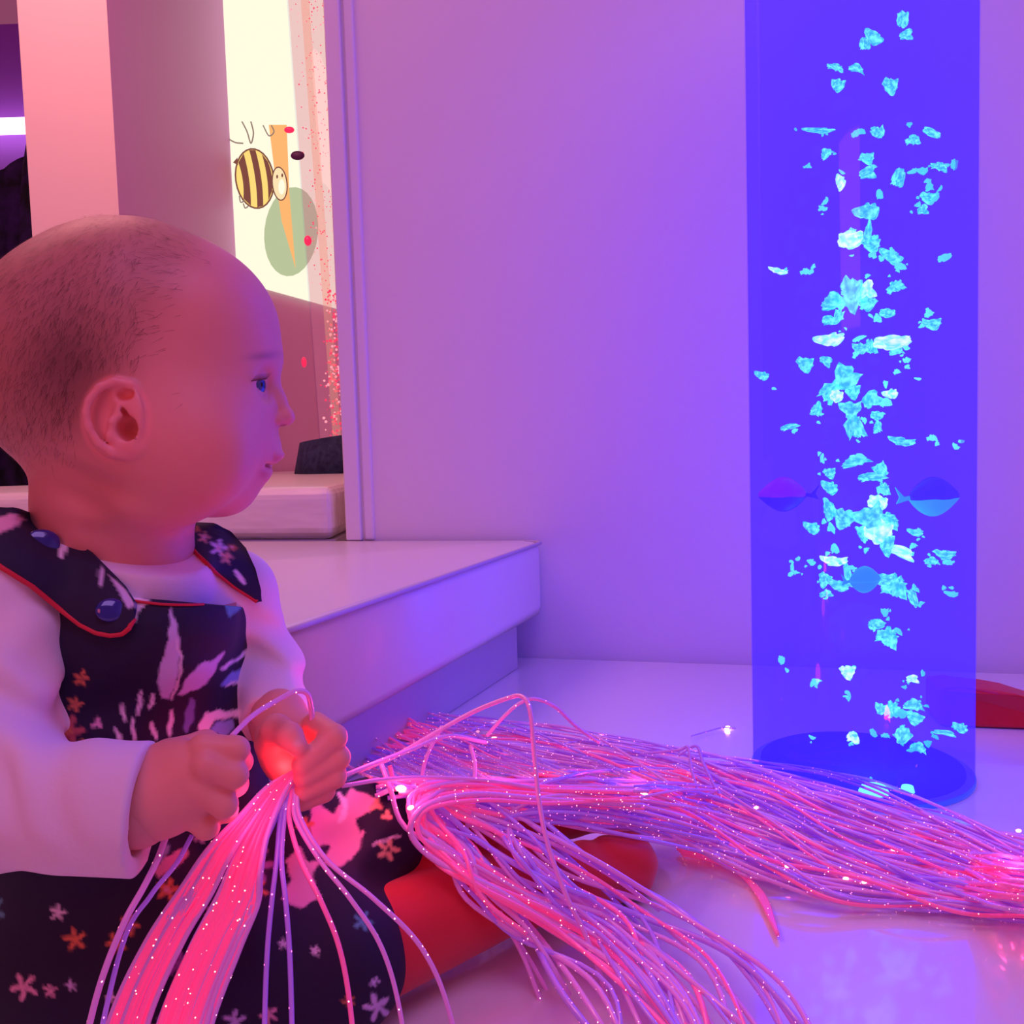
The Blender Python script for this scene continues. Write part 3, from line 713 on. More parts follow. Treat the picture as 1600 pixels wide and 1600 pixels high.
# skin colours: scalp fuzz, lips, cheeks, brow
skin = np.tile(np.array([[0.78, 0.34, 0.275]]), (len(BV), 1))
hx, hy, hd = project(HV)
def sm(a, b, x):
    t = np.clip((x-a)/(b-a), 0, 1); return t*t*(3-2*t)
def mixc(c, m): 
    global skin
    n = len(m); skin[:n] = skin[:n]*(1-m[:, None])+np.array(c)[None]*m[:, None]
edgex = 300-0.0014*(hy-350)**2+20*np.sin(hy*.05)
scalp = (1-sm(-60, 60, hx-(330-(hy-360)*0.62)))*(1-sm(640, 760, hy+0.25*(hx-60)))
mixc((0.34, 0.15, 0.10), np.clip(scalp*0.62, 0, 1))
earm = ((hx-182)/56)**2+((hy-655)/68)**2
mixc((0.88, 0.34, 0.29), 0.9*(1-sm(.85, 1.15, earm))*(hd < .4475+0.0*hx))
patch = np.exp(-(((hx-105)/75)**2+((hy-560)/95)**2))
mixc((0.13, 0.05, 0.05), np.clip(patch*(1-(1-sm(.9, 1.2, earm)))*0.75, 0, 1))
mixc((0.62, 0.14, 0.14), 0.75*np.exp(-(((hx-433)/9)**2+((hy-718)/8)**2)*1.2))
mixc((0.62, 0.14, 0.14), 0.75*np.exp(-(((hx-412)/9)**2+((hy-741)/9)**2)*1.2))
mixc((0.80, 0.28, 0.24), 0.55*np.exp(-(((hx-335)/60)**2+((hy-700)/60)**2)))
mixc((0.78, 0.25, 0.22), 0.45*np.exp(-(((hx-440)/16)**2+((hy-655)/14)**2)))
mixc((0.28, 0.13, 0.11), 0.6*np.exp(-(((hx-412)/24)**2+((hy-(556-0.1*(hx-412)))/6.5)**2)))
mixc((0.12, 0.015, 0.015), 0.85*np.exp(-(((hx-443)/6)**2+((hy-667)/3.6)**2)*1.1)*(hd < mid(440)))  # shade inside the nostril painted as dark skin colour
fx, fy, fd = project(V2)
skin[len(HV)+len(V1):] = np.array([0.82, 0.37, 0.28])
mm = np.zeros(len(BV)); tail = np.exp(-(((fx-464)/7)**2+((fy-1162)/6)**2))*(fd < .474)
skin[len(HV)+len(V1):] = skin[len(HV)+len(V1):]*(1-.6*tail[:, None])+np.array([.9, .65, .6])*.6*tail[:, None]
fast('body', BV, BQ, M_skin, baby, 'skin', skin)
hb = bvh_of(HV, HQ)
# eyes
def eye(dz):
    c = P(392, 602, mid(400)+dz); bm = bmesh.new(); bmesh.ops.create_uvsphere(bm, u_segments=32, v_segments=24, radius=0.0082)
    gz = Vector((0.90, -0.22, 0.0)).normalized()
    me_m = [mat('eye_white', (0.75, 0.68, 0.72), 0.15), mat('eye_iris', (0.03, 0.06, 0.22), 0.1, Coat_Weight=1.0), mat('eye_pupil', (0.003, 0.003, 0.004), 0.05)]
    for f in bm.faces:
        a = f.calc_center_median().normalized().dot(gz); f.material_index = 2 if a > 0.955 else (1 if a > 0.78 else 0); f.smooth = True
    bm.transform(Matrix.Translation(c)); o = put_bm('eye', bm, me_m[0], baby, True); o.data.materials.append(me_m[1]); o.data.materials.append(me_m[2])
eye(-0.0170); eye(0.0170)
def onhead(px, py, off=0.0):
    h = hb.ray_cast(CAM, ray(px, py).normalized())
    return None if h[0] is None else h[0]-ray(px, py).normalized()*off
# lashes and lid line
ls = []
for k in range(13):
    px = 392+k*1.9; a = onhead(px, 596-0.25*k-(0.0 if k < 9 else 0), .0003)
    if a: ls.append([a, a+(Rt*0.0016+Up*0.0012-Fw*.0006), a+(Rt*0.0034+Up*0.0036-Fw*.0008)])
if ls: V, Fc = tube_mesh(ls, [[.00018, .00014, .00005]]*len(ls), 4); put('eyelashes', V, Fc, M_hair, baby)
# fine hair
hv = []; hf = []; rs = RNG.integers(0, len(HV), 52000); cnt = 0
HN = None
dens = np.clip(scalp*0.36+patch*1.1, 0, 1)
for i in rs:
    if RNG.uniform() > dens[i]*0.6 or hy[i] > 735: continue
    p = Vector(HV[i]); px, py = hx[i], hy[i]
    if 118 < px < 245 and 578 < py < 735: continue
    loc, nr, _, _ = hb.find_nearest(p)
    if nr is None: continue
    dx = -0.35+0.9*(px-150)/300; flow = (Rt*(-(0.35 if px < 220 else .9))-Up*(1.0 if px < 220 else .35)+Rt*RNG.normal()*.25+Up*RNG.normal()*.25)
    t = (flow-nr*flow.dot(nr)).normalized(); sd = t.cross(nr).normalized(); L_ = RNG.uniform(.004, .009)
    b0 = len(hv); wd = .000055
    for q, hgt, ww in ((0, -.0002, 1), (.5, .0006, .8), (1.0, .0008, .15)):
        c = p+t*L_*q+nr*hgt; hv += [c-sd*wd*ww, c+sd*wd*ww]
    hf += [(b0, b0+1, b0+3, b0+2), (b0+2, b0+3, b0+5, b0+4)]; cnt += 1
put('hair', hv, hf, M_hair, baby)
# ---------------------------------------------------------------- garments
top = Field((-.335, .33, .04), (-.05, .66, .30), 0.0019)
top.add(torso[:2]+torso[3:], .02, .003)
top.add(armR, .014, .0075); top.add(armL, .01, .003)
top.add(pc([(120, 1262, .411, 92), (222, 1262, .414, 100)]), .01)
top.wrinkle(P(-10, 1130, .42), .07, .0028, 170, (0.5, .2, 1)); top.wrinkle(P(110, 1190, .39), .05, .0018, 240, (1, 0, .5)); top.wrinkle(P(30, 950, .44), .05, .0016, 200, (1, 0, -.8))
top.wrinkle(P(450, 1040, .54), .05, .0020, 260, (.5, 0, 1))
wr = P(226, 1262, .414); top.cut(wr, P(240, 1264, .414)-P(140, 1262, .411)+Vector((.0, 0, .0)), .05)
wl_ = P(438, 1122, .520); top.cut(wl_, P(440, 1135, .512)-P(440, 1060, .55), .030)
top.sub(pc([(190, 1262, .414, 70), (300, 1262, .414, 74)])[0], .002)          # open cuff
top.add(cap(P(200, 905, .504), P(192, 850, .505), .0455, .0455), .004)
top.cutaxis(P(158, 884, .462), P(262, 906, .470), P(282, 838, .535), P(192, 870, .505), .056)
TV, TQ = top.mesh(); TV = relax(TV, TQ, 1); fast('long_sleeved_top', TV, TQ, M_shirt, baby); del top
pin = Field((-.33, .33, .006), (.02, .68, .26), 0.0013)
pin.add([torso[0], torso[1], torso[2]], .02, .0065)
pin.add(cap(P(150, 975, .50), P(300, 965, .545), .030, .028), .015, .004)
pin.add(cap(P(200, 905, .502), P(212, 970, .502), .0500, .0550), .012)
pin.add(legL[0], .03, .008); pin.add(legR[0], .03, .008)
pin.add(ell(P(370, 1430, .52), (.07, .06, .05), TB), .03)
pin.wrinkle(P(420, 1330, .50), .09, .0030, 150, (1, .3, .5)); pin.wrinkle(P(270, 1120, .47), .05, .0022, 180, (-.3, 0, 1)); pin.wrinkle(P(560, 1290, .52), .06, .0022, 210, (1, 0, -.6))
pin.cutaxis(P(195, 932, .452), P(330, 944, .482), CAM, P(215, 890, .505), .12)

PV, PQ = pin.mesh(); PV = relax(PV, PQ, 1); del pin
# printed flowers
NAVY = np.array([0.010, 0.006, 0.035]); LAV = (0.62, 0.55, 0.80); WHT = (0.85, 0.78, 0.85); PNK = (0.80, 0.42, 0.55); ORG = (0.75, 0.24, 0.10); TEAL = (0.10, 0.34, 0.40); SKY = (0.25, 0.35, 0.75); PEACH = (0.85, 0.48, 0.30)
def inpoly(x, y, pts):
    r = np.zeros(len(x), bool); n = len(pts)
    for i in range(n):
        x1, y1 = pts[i]; x2, y2 = pts[(i+1) % n]
        c = ((y1 > y) != (y2 > y)) & (x < (x2-x1)*(y-y1)/((y2-y1) or 1e-9)+x1); r ^= c
    return r
def nearline(x, y, pts, wd):
    r = np.zeros(len(x), bool)
    for (x1, y1), (x2, y2) in zip(pts, pts[1:]):
        L2 = (x2-x1)**2+(y2-y1)**2+1e-9; t = np.clip(((x-x1)*(x2-x1)+(y-y1)*(y2-y1))/L2, 0, 1)
        r |= np.hypot(x-x1-t*(x2-x1), y-y1-t*(y2-y1)) < wd*(0.35+0.65*np.sin(np.pi*(t*.8+.1)))
    return r
def flower(cx, cy, r, col, cen=ORG, petals=5, ph=0.3): return [('f', cx, cy, r, petals, ph, col), ('f', cx, cy, r*.28, 3, 0, cen)]
DES = [('p', [(265, 945), (276, 975), (282, 1010), (277, 1060), (264, 1092), (254, 1092), (247, 1070), (248, 1048), (260, 1015), (266, 970)], LAV),
       ('p', [(278, 1088), (290, 1062), (312, 1038), (335, 1030), (352, 1015), (338, 1045), (322, 1070), (300, 1080)], LAV), ('p', [(343, 1072), (360, 1052), (380, 1042), (398, 1022), (393, 1050), (375, 1066)], SKY),
       ('l', [(345, 1046), (368, 1032), (390, 1015)], 3, WHT), ('l', [(390, 1010), (397, 985), (400, 950)], 3, WHT), ('l', [(275, 1000), (284, 1030), (280, 1062), (268, 1092)], 2.2, WHT), ('l', [(352, 1072), (380, 1062), (394, 1045)], 2, WHT),
       ('l', [(190, 1100), (195, 1128)], 3, WHT), ('l', [(221, 1080), (215, 1118)], 3.5, WHT), ('l', [(241, 1085), (233, 1108)], 3, WHT), ('l', [(206, 1122), (210, 1157)], 3, WHT), ('l', [(269, 1110), (264, 1148)], 4, WHT), ('l', [(236, 1130), (244, 1153)], 4, WHT), ('l', [(181, 1138), (190, 1165)], 3, WHT), ('l', [(300, 1095), (292, 1140)], 7, (.2, .18, .45)),
       ('p', [(310, 1132), (322, 1114), (345, 1109), (360, 1112), (379, 1104), (372, 1120), (352, 1122), (334, 1126), (326, 1146), (312, 1147)], WHT), ('p', [(328, 1142), (338, 1128), (362, 1124), (368, 1138), (350, 1152)], SKY),
       *flower(127, 1060, 14, ORG, NAVY), *flower(117, 1100, 13, ORG, (.5, .1, .1)), *flower(108, 1142, 26, (.55, .12, .12), ORG), *flower(124, 1172, 18, ORG, NAVY), ('f', 152, 1131, 10, 3, 1, PNK),
       ('p', [(312, 878), (330, 890), (350, 905), (372, 925), (377, 948), (360, 966), (350, 945), (330, 920)], TEAL), ('p', [(170, 900), (200, 925), (236, 938), (220, 950), (212, 975), (205, 950)], WHT),
       ('p', [(490, 1235), (505, 1262), (522, 1272), (536, 1250), (548, 1232), (566, 1238), (585, 1246), (578, 1268), (556, 1278), (562, 1300), (548, 1340), (530, 1356), (505, 1350), (516, 1320), (488, 1322), (484, 1290)], PNK),
       ('l', [(530, 1240), (542, 1262), (530, 1285)], 5, WHT), ('l', [(566, 1300), (548, 1342)], 5, PNK), ('p', [(446, 1346), (468, 1322), (482, 1348), (498, 1344), (488, 1372), (502, 1400), (470, 1420), (440, 1405), (455, 1372)], PNK),
       ('f', 478, 1290, 15, 4, .4, ORG), *flower(606, 1328, 19, PEACH, NAVY, 5), ('f', 588, 1258, 12, 3, 0, PEACH), ('f', 604, 1274, 10, 3, 2, PEACH), ('l', [(582, 1320), (625, 1305)], 2, WHT),
       ('p', [(240, 1356), (262, 1338), (290, 1322), (296, 1335), (270, 1360), (248, 1372)], (.75, .3, .4)), *flower(262, 1390, 20, ORG, PNK), ('l', [(262, 1322), (250, 1345)], 5, (.3, .35, .5)), ('l', [(350, 1370), (385, 1420)], 6, (.3, .45, .55)),
       ('f', 400, 1350, 30, 6, .2, (.35, .15, .4)), ('f', 360, 1330, 22, 5, .2, (.45, .2, .4))]
def flora(x, y, base=NAVY, des=None, seed=3, extra=True, aa=1.5):
    des = DES if des is None else des
    return sum(flora1(x+dx*aa, y+dy*aa, base, des, seed, extra) for dx, dy in ((0, 0), (1, .4), (-1, -.4), (.4, -1), (-.4, 1)))/5
def flora1(x, y, base=NAVY, des=DES, seed=3, extra=True):
    c = np.tile(base[None], (len(x), 1))
    if extra:
        rr = random.Random(seed)
        for _ in range(70):
            cx, cy = rr.uniform(-100, 700), rr.uniform(1170, 1640); sz = rr.uniform(8, 24); col = rr.choice((LAV, PNK, ORG, TEAL, WHT, (.35, .15, .4)))
            if 440 < cx < 640 and 1220 < cy < 1420: continue
            rad = np.hypot(x-cx, y-cy); an = np.arctan2(y-cy, x-cx); m = rad < sz*(.6+.4*np.sin(5*an+cx)); c[m] = col
    for it in des:
        if it[0] == 'p': m = inpoly(x, y, it[1]); c[m] = it[2]
        elif it[0] == 'l': m = nearline(x, y, it[1], it[2]); c[m] = it[3]
        else:
            rad = np.hypot(x-it[1], y-it[2]); an = np.arctan2(y-it[2], x-it[1]); m = rad < it[3]*(.68+.32*np.sin(it[4]*an+it[5]*6)); c[m] = it[6]
    return c
px_, py_, _ = project(PV)
pcol = flora(px_+1.0*np.sin(py_*.25), py_+1.0*np.sin(px_*.3))
dress = fast('pinafore_dress', PV, PQ, M_print, baby, 'print', pcol); 
GV = np.concatenate([TV, PV]); GQ = np.concatenate([TQ, PQ+len(TV)]); gb = bvh_of(GV, GQ)
def onto(px, py, off=0.0, tree=None):
    rdir = ray(px, py).normalized(); h = (tree or gb).ray_cast(CAM, rdir)
    return None if h[0] is None else (h[0]-rdir*off)
def flap(name, left, right, des, nu=26, nv=44, off=.0035):
    def samp(pl, t):
        x = t*(len(pl)-1); i = min(int(x), len(pl)-2); f = x-i; return (pl[i][0]*(1-f)+pl[i+1][0]*f, pl[i][1]*(1-f)+pl[i+1][1]*f)
    D = np.full((nv+1, nu+1), np.nan); XY = np.zeros((nv+1, nu+1, 2))
    for j in range(nv+1):
        a = samp(left, j/nv); b = samp(right, j/nv)
        for i in range(nu+1):
            u = i/nu; x = a[0]*(1-u)+b[0]*u; y = a[1]*(1-u)+b[1]*u; XY[j, i] = x, y
            h = onto(x, y)
            if h is not None: D[j, i] = (h-CAM).dot(Fw)
    med = np.nanmedian(D); D = np.where(np.isnan(D), np.nan, D)
    for it in range(400):       # fill holes, then smooth
        m = np.isnan(D)
        if not m.any(): break
        Pd = np.pad(D, 1, constant_values=np.nan); st = np.stack([Pd[:-2, 1:-1], Pd[2:, 1:-1], Pd[1:-1, :-2], Pd[1:-1, 2:]])
        ok = ~np.isnan(st); s_ = np.where(ok, st, 0).sum(0); c_ = ok.sum(0); D = np.where(m & (c_ > 0), s_/np.maximum(c_, 1)+.0006, D)
    D0 = D.copy()
    for it in range(14):
        Pd = np.pad(D, 1, mode='edge'); D = np.minimum((Pd[:-2, 1:-1]+Pd[2:, 1:-1]+Pd[1:-1, :-2]+Pd[1:-1, 2:])/4, D0+.002)
    V = [P(XY[j, i, 0], XY[j, i, 1], D[j, i]-off) for j in range(nv+1) for i in range(nu+1)]
    Q = np.array([(j*(nu+1)+i, j*(nu+1)+i+1, (j+1)*(nu+1)+i+1, (j+1)*(nu+1)+i) for j in range(nv) for i in range(nu)])
    x = XY[:, :, 0].ravel(); y = XY[:, :, 1].ravel()
    o = fast(name, np.array([tuple(v) for v in V]), Q, M_print, dress, 'print', flora(x, y, NAVY, des, extra=False))
    s_ = o.modifiers.new('thick', 'SOLIDIFY'); s_.thickness = 0.0022; s_.offset = 0
    G = [[V[j*(nu+1)+i] for i in range(nu+1)] for j in range(nv+1)]
    return o, G
d1 = [('p', [(75, 838), (100, 835), (118, 852), (104, 858), (96, 876), (88, 872), (93, 856), (84, 852)], WHT), ('p', [(-10, 815), (20, 803), (36, 812), (20, 828), (-10, 838)], PNK), ('l', [(160, 888), (158, 915)], 4, LAV), ('p', [(168, 895), (200, 925), (213, 948), (200, 952), (185, 925)], LAV)]
f1, G1 = flap('shoulder_strap', [(-32, 858), (0, 884), (50, 915), (95, 952), (125, 975), (150, 988), (172, 992), (190, 990), (202, 980)],
              [(-10, 792), (30, 796), (62, 808), (100, 826), (135, 855), (165, 885), (195, 915), (212, 942), (210, 966)], d1)
d2 = [*flower(318, 842, 10, PEACH, WHT), *flower(340, 858, 14, WHT, PEACH), *flower(352, 872, 12, PEACH, ORG), *flower(362, 858, 7, ORG, WHT), ('l', [(366, 893), (380, 912)], 4, WHT), ('f', 308, 830, 6, 3, 0, ORG)]
f2, G2 = flap('shoulder_strap', [(280, 822), (290, 842), (308, 866), (335, 892), (365, 916), (390, 932), (402, 940)],
              [(300, 818), (335, 819), (362, 832), (385, 858), (399, 888), (408, 922), (408, 940)], d2)
pip = [r[0]-ray(0, 0)*.0005 for r in G1]+G1[-1]
V, Fc = tube_mesh([pip], [.0013], 8); put('piping', V, Fc, M_piping, f1)
V, Fc = tube_mesh([[r[0] for r in G2]], [.0013], 8); put('piping', V, Fc, M_piping, f2)
def button(px, py, rpx, parent, G):
    c = min((v for r in G for v in r), key=lambda v: (project(np.array([v]))[0][0]-px)**2+(project(np.array([v]))[1][0]-py)**2)
    nr = (CAM-c).normalized(); nr = (nr+Vector((.15, 0, .25))).normalized(); q = nr.to_track_quat('Z', 'Y').to_matrix().to_4x4()
    bm = bmesh.new(); bmesh.ops.create_uvsphere(bm, u_segments=32, v_segments=16, radius=1)
    rr = rpx*(c-CAM).length/FPX
    bm.transform(Matrix.Translation(c+nr*.0012) @ q @ Matrix.Diagonal((rr, rr*.86, .0022, 1)))
    put_bm('button', bm, M_button, parent, True)
button(175, 953, 20, f1, G1); button(62, 850, 23, f1, G1)
# neckline edge: red lining seen at the pinafore's neck
nl = [onto(x, y, .0006, bvh_of(PV, PQ)) for x, y in ((200, 938), (225, 941), (250, 944), (275, 945), (300, 945), (318, 944))]
nl = [p for p in nl if p]
if len(nl) > 2:
    v_, f_ = tube_mesh([nl], [.0008], 6); put('neckline_piping', v_, f_, M_piping, dress)
# tights
tg = Field((-.12, .40, .003), (.15, .76, .12), 0.0018)
tg.add(legL[1:], .012, .001); tg.add(legR[1:], .012, .001)
tg.add(ell(legL[2][2], (.018, .014, .02), TB), .01); tg.add(ell(legR[2][2], (.024, .018, .02), TB), .01)
tg.wrinkle(P(870, 1290, .60), .06, .0014, 260, (1, .4, .3)); tg.wrinkle(P(960, 1350, .62), .05, .0012, 300, (.4, .3, 1))
V, Q = tg.mesh(); V = relax(V, Q, 1); V[:, 2] = np.maximum(V[:, 2], .0015); fast('tights', V, Q, M_red, baby); del tg

# ================================================================== light strands
def strand_mat(name, col, glow, spot, spotcol, scale=260.0, thr=0.11):
    m = mat(name, col, 0.25, Coat_Weight=0.5)
    b = m.node_tree.nodes['Principled BSDF']
    b.inputs['Transmission Weight'].default_value = 0.0
    tc = N(m, 'ShaderNodeTexCoord'); vo = N(m, 'ShaderNodeTexVoronoi'); vo.inputs['Scale'].default_value = scale
    cp = N(m, 'ShaderNodeMath', operation='LESS_THAN'); cp.inputs[1].default_value = thr
    mx = N(m, 'ShaderNodeMix', data_type='RGBA'); mx.inputs[6].default_value = (*[c*glow for c in (1, 1, 1)], 1)
    e = N(m, 'ShaderNodeMix', data_type='RGBA'); e.inputs[6].default_value = (*glowc(col, glow), 1); e.inputs[7].default_value = (*[c*spot for c in spotcol], 1)
    L(m, tc.outputs['Object'], vo.inputs['Vector']); L(m, vo.outputs['Distance'], cp.inputs[0]); L(m, cp.outputs[0], e.inputs[0])
    L(m, e.outputs[2], b.inputs['Emission Color']); b.inputs['Emission Strength'].default_value = 1.0; m.node_tree.nodes.remove(mx)
    return m
def glowc(col, g): return tuple(c*g for c in ((1.0, 0.04, 0.22) if col[0] > .9 else (0.75, 0.08, 0.60) if col[0] > .7 else (0.30, 0.03, 1.0)))
MS_hot = strand_mat('strand_hot_red', (0.91, 0.26, 0.52), 0.26, 4, (1.0, 0.35, 0.3))
MS_fire = strand_mat('strand_fire_red', (0.96, 0.16, 0.34), 0.42, 4, (1.0, 0.35, 0.3))
MS_pink = strand_mat('strand_pink', (0.72, 0.42, 0.76), 0.12, 5, (1.0, 0.30, 0.35))
MS_vio = strand_mat('strand_violet', (0.52, 0.38, 0.85), 0.12, 4, (1.0, 0.15, 0.4))
M_tip = emis('strand_tip_glow', (1.0, 0.16, 0.20), 9.0); M_tipw = emis('strand_tip_white', (1.0, 0.5, 0.4), 14.0)
bun = empty('fibre_optic_bundle', tuple(PZ(1500, 1400, 0.0)))
tag(bun, 'bundle of glowing pink fibre optic strands trailing over the mat to the baby', 'light strands')
ST = []     # (path, radius, material)
def hump(px, py):      # height of what lies beneath at a pixel: the legs
    z = 0.0
    for x0, y0, sx, sy, h in ((690, 1260, 150, 75, .085), (900, 1240, 130, 60, .055), (640, 1390, 170, 90, .065), (850, 1390, 150, 80, .05), (560, 1260, 90, 90, .11)):
        z = max(z, h*math.exp(-(((px-x0)/sx)**2+((py-y0)/sy)**2)**1.4))
    return z
CBV = np.concatenate([GV, V]); CBQ = np.concatenate([GQ, Q+len(GV)]); cb = bvh_of(CBV, CBQ)
bh = bvh_of(V2, Q2)
def drape(pts, lift=.005, step=14):
    """lay a line over whatever is beneath: mat, dress or tights"""
    p2 = catmull([(p[0], p[1], 0) for p in pts], max(4, int(sum(math.hypot(a[0]-b[0], a[1]-b[1]) for a, b in zip(pts, pts[1:]))/step/(len(pts)-1))))
    D = []
    for v in p2:
        r = ray(v.x, v.y); dm = (0.0-CAMZ)/r.z; h = cb.ray_cast(CAM, r.normalized())
        d = dm
        if h[0] is not None: d = min(dm, (h[0]-CAM).dot(Fw))
        D.append(d)
    D = np.array(D); n = len(D); W = 3
    E = np.array([D[max(0, i-W):i+W+1].min() for i in range(n)])
    for _ in range(8):
        Pd = np.pad(E, 1, mode='edge'); E = (Pd[:-2]+2*Pd[1:-1]+Pd[2:])/4
    E = np.minimum(E, D)
    out = []
    for i, v in enumerate(p2):
        q = P(v.x, v.y, E[i]-lift*1.6); q.z = max(.0025, q.z); out.append(q)
    return out
def pathz(pts, lift=0.004, per=9):
    w3 = []
    for p in pts:
        z = p[2] if len(p) > 2 else None
        w3.append(PZ(p[0], p[1], (hump(p[0], p[1])+lift) if z is None else z))
    return [Vector((v.x, v.y, max(.002, v.z))) for v in catmull(w3, per)]
rr = random.Random(5)
def band(n, lanes, mats, rad=.00135, jit=6, lift=(.003, .022), start=0):
    """lanes: list of (px, ytop, ybottom); each strand keeps a share of the width and wanders"""
    for k in range(n):
        s = (k+.5)/n+rr.uniform(-.5, .5)/n; pts = []; dr = rr.uniform(-.22, .22)
        lf = rr.uniform(*lift)
        i0 = start if not isinstance(start, tuple) else rr.randint(*start)
        for i, ln in enumerate(lanes):
            x, y0, y1 = ln if len(ln) == 3 else (0, ln[2], ln[3])
            ss = min(1.08, max(-.08, s+dr*1.5*math.sin(i*.9+k)+rr.uniform(-.13, .13)))
            y = y0+(y1-y0)*ss; x = (x if len(ln) == 3 else ln[0]+(ln[1]-ln[0])*ss)+rr.uniform(-14, 14)
            pts.append((x, y))
        e = len(pts)-rr.choice((0, 0, 0, 1, 2))
        m = mats[k % len(mats)] if callable(mats) is False else mats(s)
        ST.append((drape(pts[:max(4, e)], lf), rad*rr.uniform(.8, 1.25), m))
mA = [MS_vio, MS_pink, MS_vio, MS_pink, MS_hot]
# from the hot end at right, across the mat, over the legs to the hands
main = [(1720, 1350, 1430), (1600, 1318, 1425), (1480, 1300, 1415), (1330, 1262, 1400), (1190, 1215, 1360), (1060, 1180, 1310), (920, 1156, 1285), (790, 1138, 1268), (680, 1126, 1240), (590, 1122, 1210), (540, 1140, 1195)]
band(66, main, mA, lift=(.002, .010))
upper = [(1720, 1365, 1400), (1600, 1325, 1380), (1480, 1268, 1345), (1330, 1220, 1300), (1180, 1192, 1240), (1050, 1180, 1220), (900, 1150, 1200), (760, 1128, 1180), (640, 1114, 1165), (560, 1118, 1160)]
band(26, upper, [MS_pink, MS_vio, MS_pink], lift=(.003, .014))
low = [(1720, 1380, 1440), (1560, 1375, 1430), (1400, 1350, 1400), (1240, 1310, 1375), (1100, 1270, 1320), (960, 1240, 1290), (830, 1225, 1262), (720, 1210, 1250), (640, 1205, 1240), (600, 1215, 1250)]
band(20, low, [MS_pink, MS_vio], lift=(.002, .01))
# sweep from the hands down over the skirt and legs
sweep = [(596, 612, 1196, 1206), (620, 656, 1235, 1220), (648, 715, 1290, 1255), (690, 800, 1345, 1300), (745, 910, 1402, 1360), (800, 1020, 1465, 1425), (860, 1150, 1560, 1510), (900, 1300, 1720, 1700)]
band(22, sweep, [MS_pink, MS_pink, MS_vio, MS_hot], lift=(.002, .012), rad=.0015)
sweep2 = [(560, 580, 1180, 1190), (640, 660, 1200, 1180), (730, 760, 1250, 1215), (800, 850, 1320, 1275), (880, 960, 1390, 1350), (980, 1080, 1460, 1430), (1080, 1200, 1560, 1540), (1180, 1300, 1720, 1700)]
band(9, sweep2, [MS_pink, MS_vio], lift=(.004, .016), rad=.0014)
curl = [(1000, 1230, 1262), (850, 1225, 1262), (740, 1215, 1250), (660, 1225, 1262), (650, 1262, 1300), (690, 1310, 1345), (760, 1360, 1395), (850, 1410, 1450), (950, 1470, 1520), (1060, 1580, 1620), (1120, 1720, 1740)]
band(12, curl, [MS_pink, MS_hot], lift=(.003, .014), rad=.0015)
curl2 = [(1150, 1295, 1330), (1000, 1262, 1290), (880, 1245, 1272), (800, 1262, 1280), (782, 1290, 1310), (820, 1340, 1360), (880, 1390, 1420), (960, 1450, 1480), (1060, 1560, 1600), (1120, 1720, 1740)]
band(7, curl2, [MS_pink, MS_vio], lift=(.004, .016), rad=.0014)
def free(pts, m, rad=.0014, zs=None):
    ST.append((catmull([P(*p) for p in pts], 9), rad, m))
# thick bundle between the hands, running down out of the near hand
for k in range(40):
    u = rr.uniform(-1, 1); v = rr.uniform(-1, 1); q = rr.uniform(-1, 1)
    free([(492+q*6, 1194+u*8, .492), (458+u*6, 1214+v*5, .482), (428+u*12, 1242+u*9+v*3, .468+v*.003), (396+u*22, 1290+u*16, .452+v*.004), (366+u*42, 1345+u*20, .440+v*.003), (342+u*62, 1400+u*12, .436), (300+u*75, 1480+v*10, .430), (250+u*80, 1600+v*15, .42), (210+u*90, 1760, .40)], MS_fire if k % 3 else MS_pink, .0014)
# loose strands fanning down from the far hand
for x1, x2, x3 in ((438, 432, 425), (452, 470, 500), (462, 500, 548), (430, 400, 372), (444, 440, 446), (400, 345, 300), (470, 512, 585), (424, 380, 345)):
    free([(458+rr.uniform(-8, 8), 1212, .484), ((x1+458)/2, 1240, .476), (x1, 1280, .466), (x2, 1345, .452), (x3, 1405, .442), (x3+(x3-x2)*1.0, 1480, .436), (x3+(x3-x2)*1.6, 1580, .43), (x3+(x3-x2)*2, 1740, .41)], rr.choice((MS_pink, MS_hot, MS_vio)), .0013)
free([(262, 1300, .425), (245, 1345, .415), (225, 1385, .408), (190, 1450, .40), (150, 1560, .395), (110, 1740, .39)], MS_pink, .0016)
free([(300, 1305, .43), (275, 1350, .422), (235, 1400, .414), (190, 1480, .405), (130, 1740, .39)], MS_vio, .0013)
# loop over the far sleeve
free([(362, 1150, .44), (395, 1118, .455), (430, 1096, .470), (462, 1080, .480), (480, 1084, .486), (486, 1105, .492), (488, 1130, .494)], MS_pink, .0015)
# arches standing up from the pile
free([(560, 1205, .535), (620, 1180, .56), (680, 1145, .58), (740, 1112, .59), (790, 1092, .59), (815, 1088, .585), (828, 1110, .575), (835, 1180, .565), (842, 1250, .555), (856, 1320, .545), (885, 1400, .535), (930, 1500, .53), (1000, 1740, .50)], MS_pink, .0016)
free([(760, 1150, .62), (785, 1122, .625), (810, 1100, .63), (835, 1092, .635), (868, 1105, .65), (900, 1135, .67), (935, 1160, .69)], MS_pink, .0014)
free([(690, 1135, .60), (664, 1190, .585), (660, 1240, .575), (675, 1290, .565), (705, 1330, .555), (755, 1400, .545), (820, 1500, .53), (900, 1740, .50)], MS_pink, .0014)
free([(735, 1165, .60), (742, 1200, .59), (735, 1260, .575), (728, 1320, .56), (745, 1370, .55), (790, 1440, .54), (860, 1560, .53), (930, 1740, .50)], MS_pink, .0014)
free([(530, 1215, .50), (580, 1195, .52), (640, 1172, .55), (700, 1150, .58), (760, 1160, .61)], MS_pink, .0014)
free([(535, 1228, .50), (600, 1218, .52), (680, 1215, .55), (780, 1222, .58), (900, 1245, .61)], MS_pink, .0014)
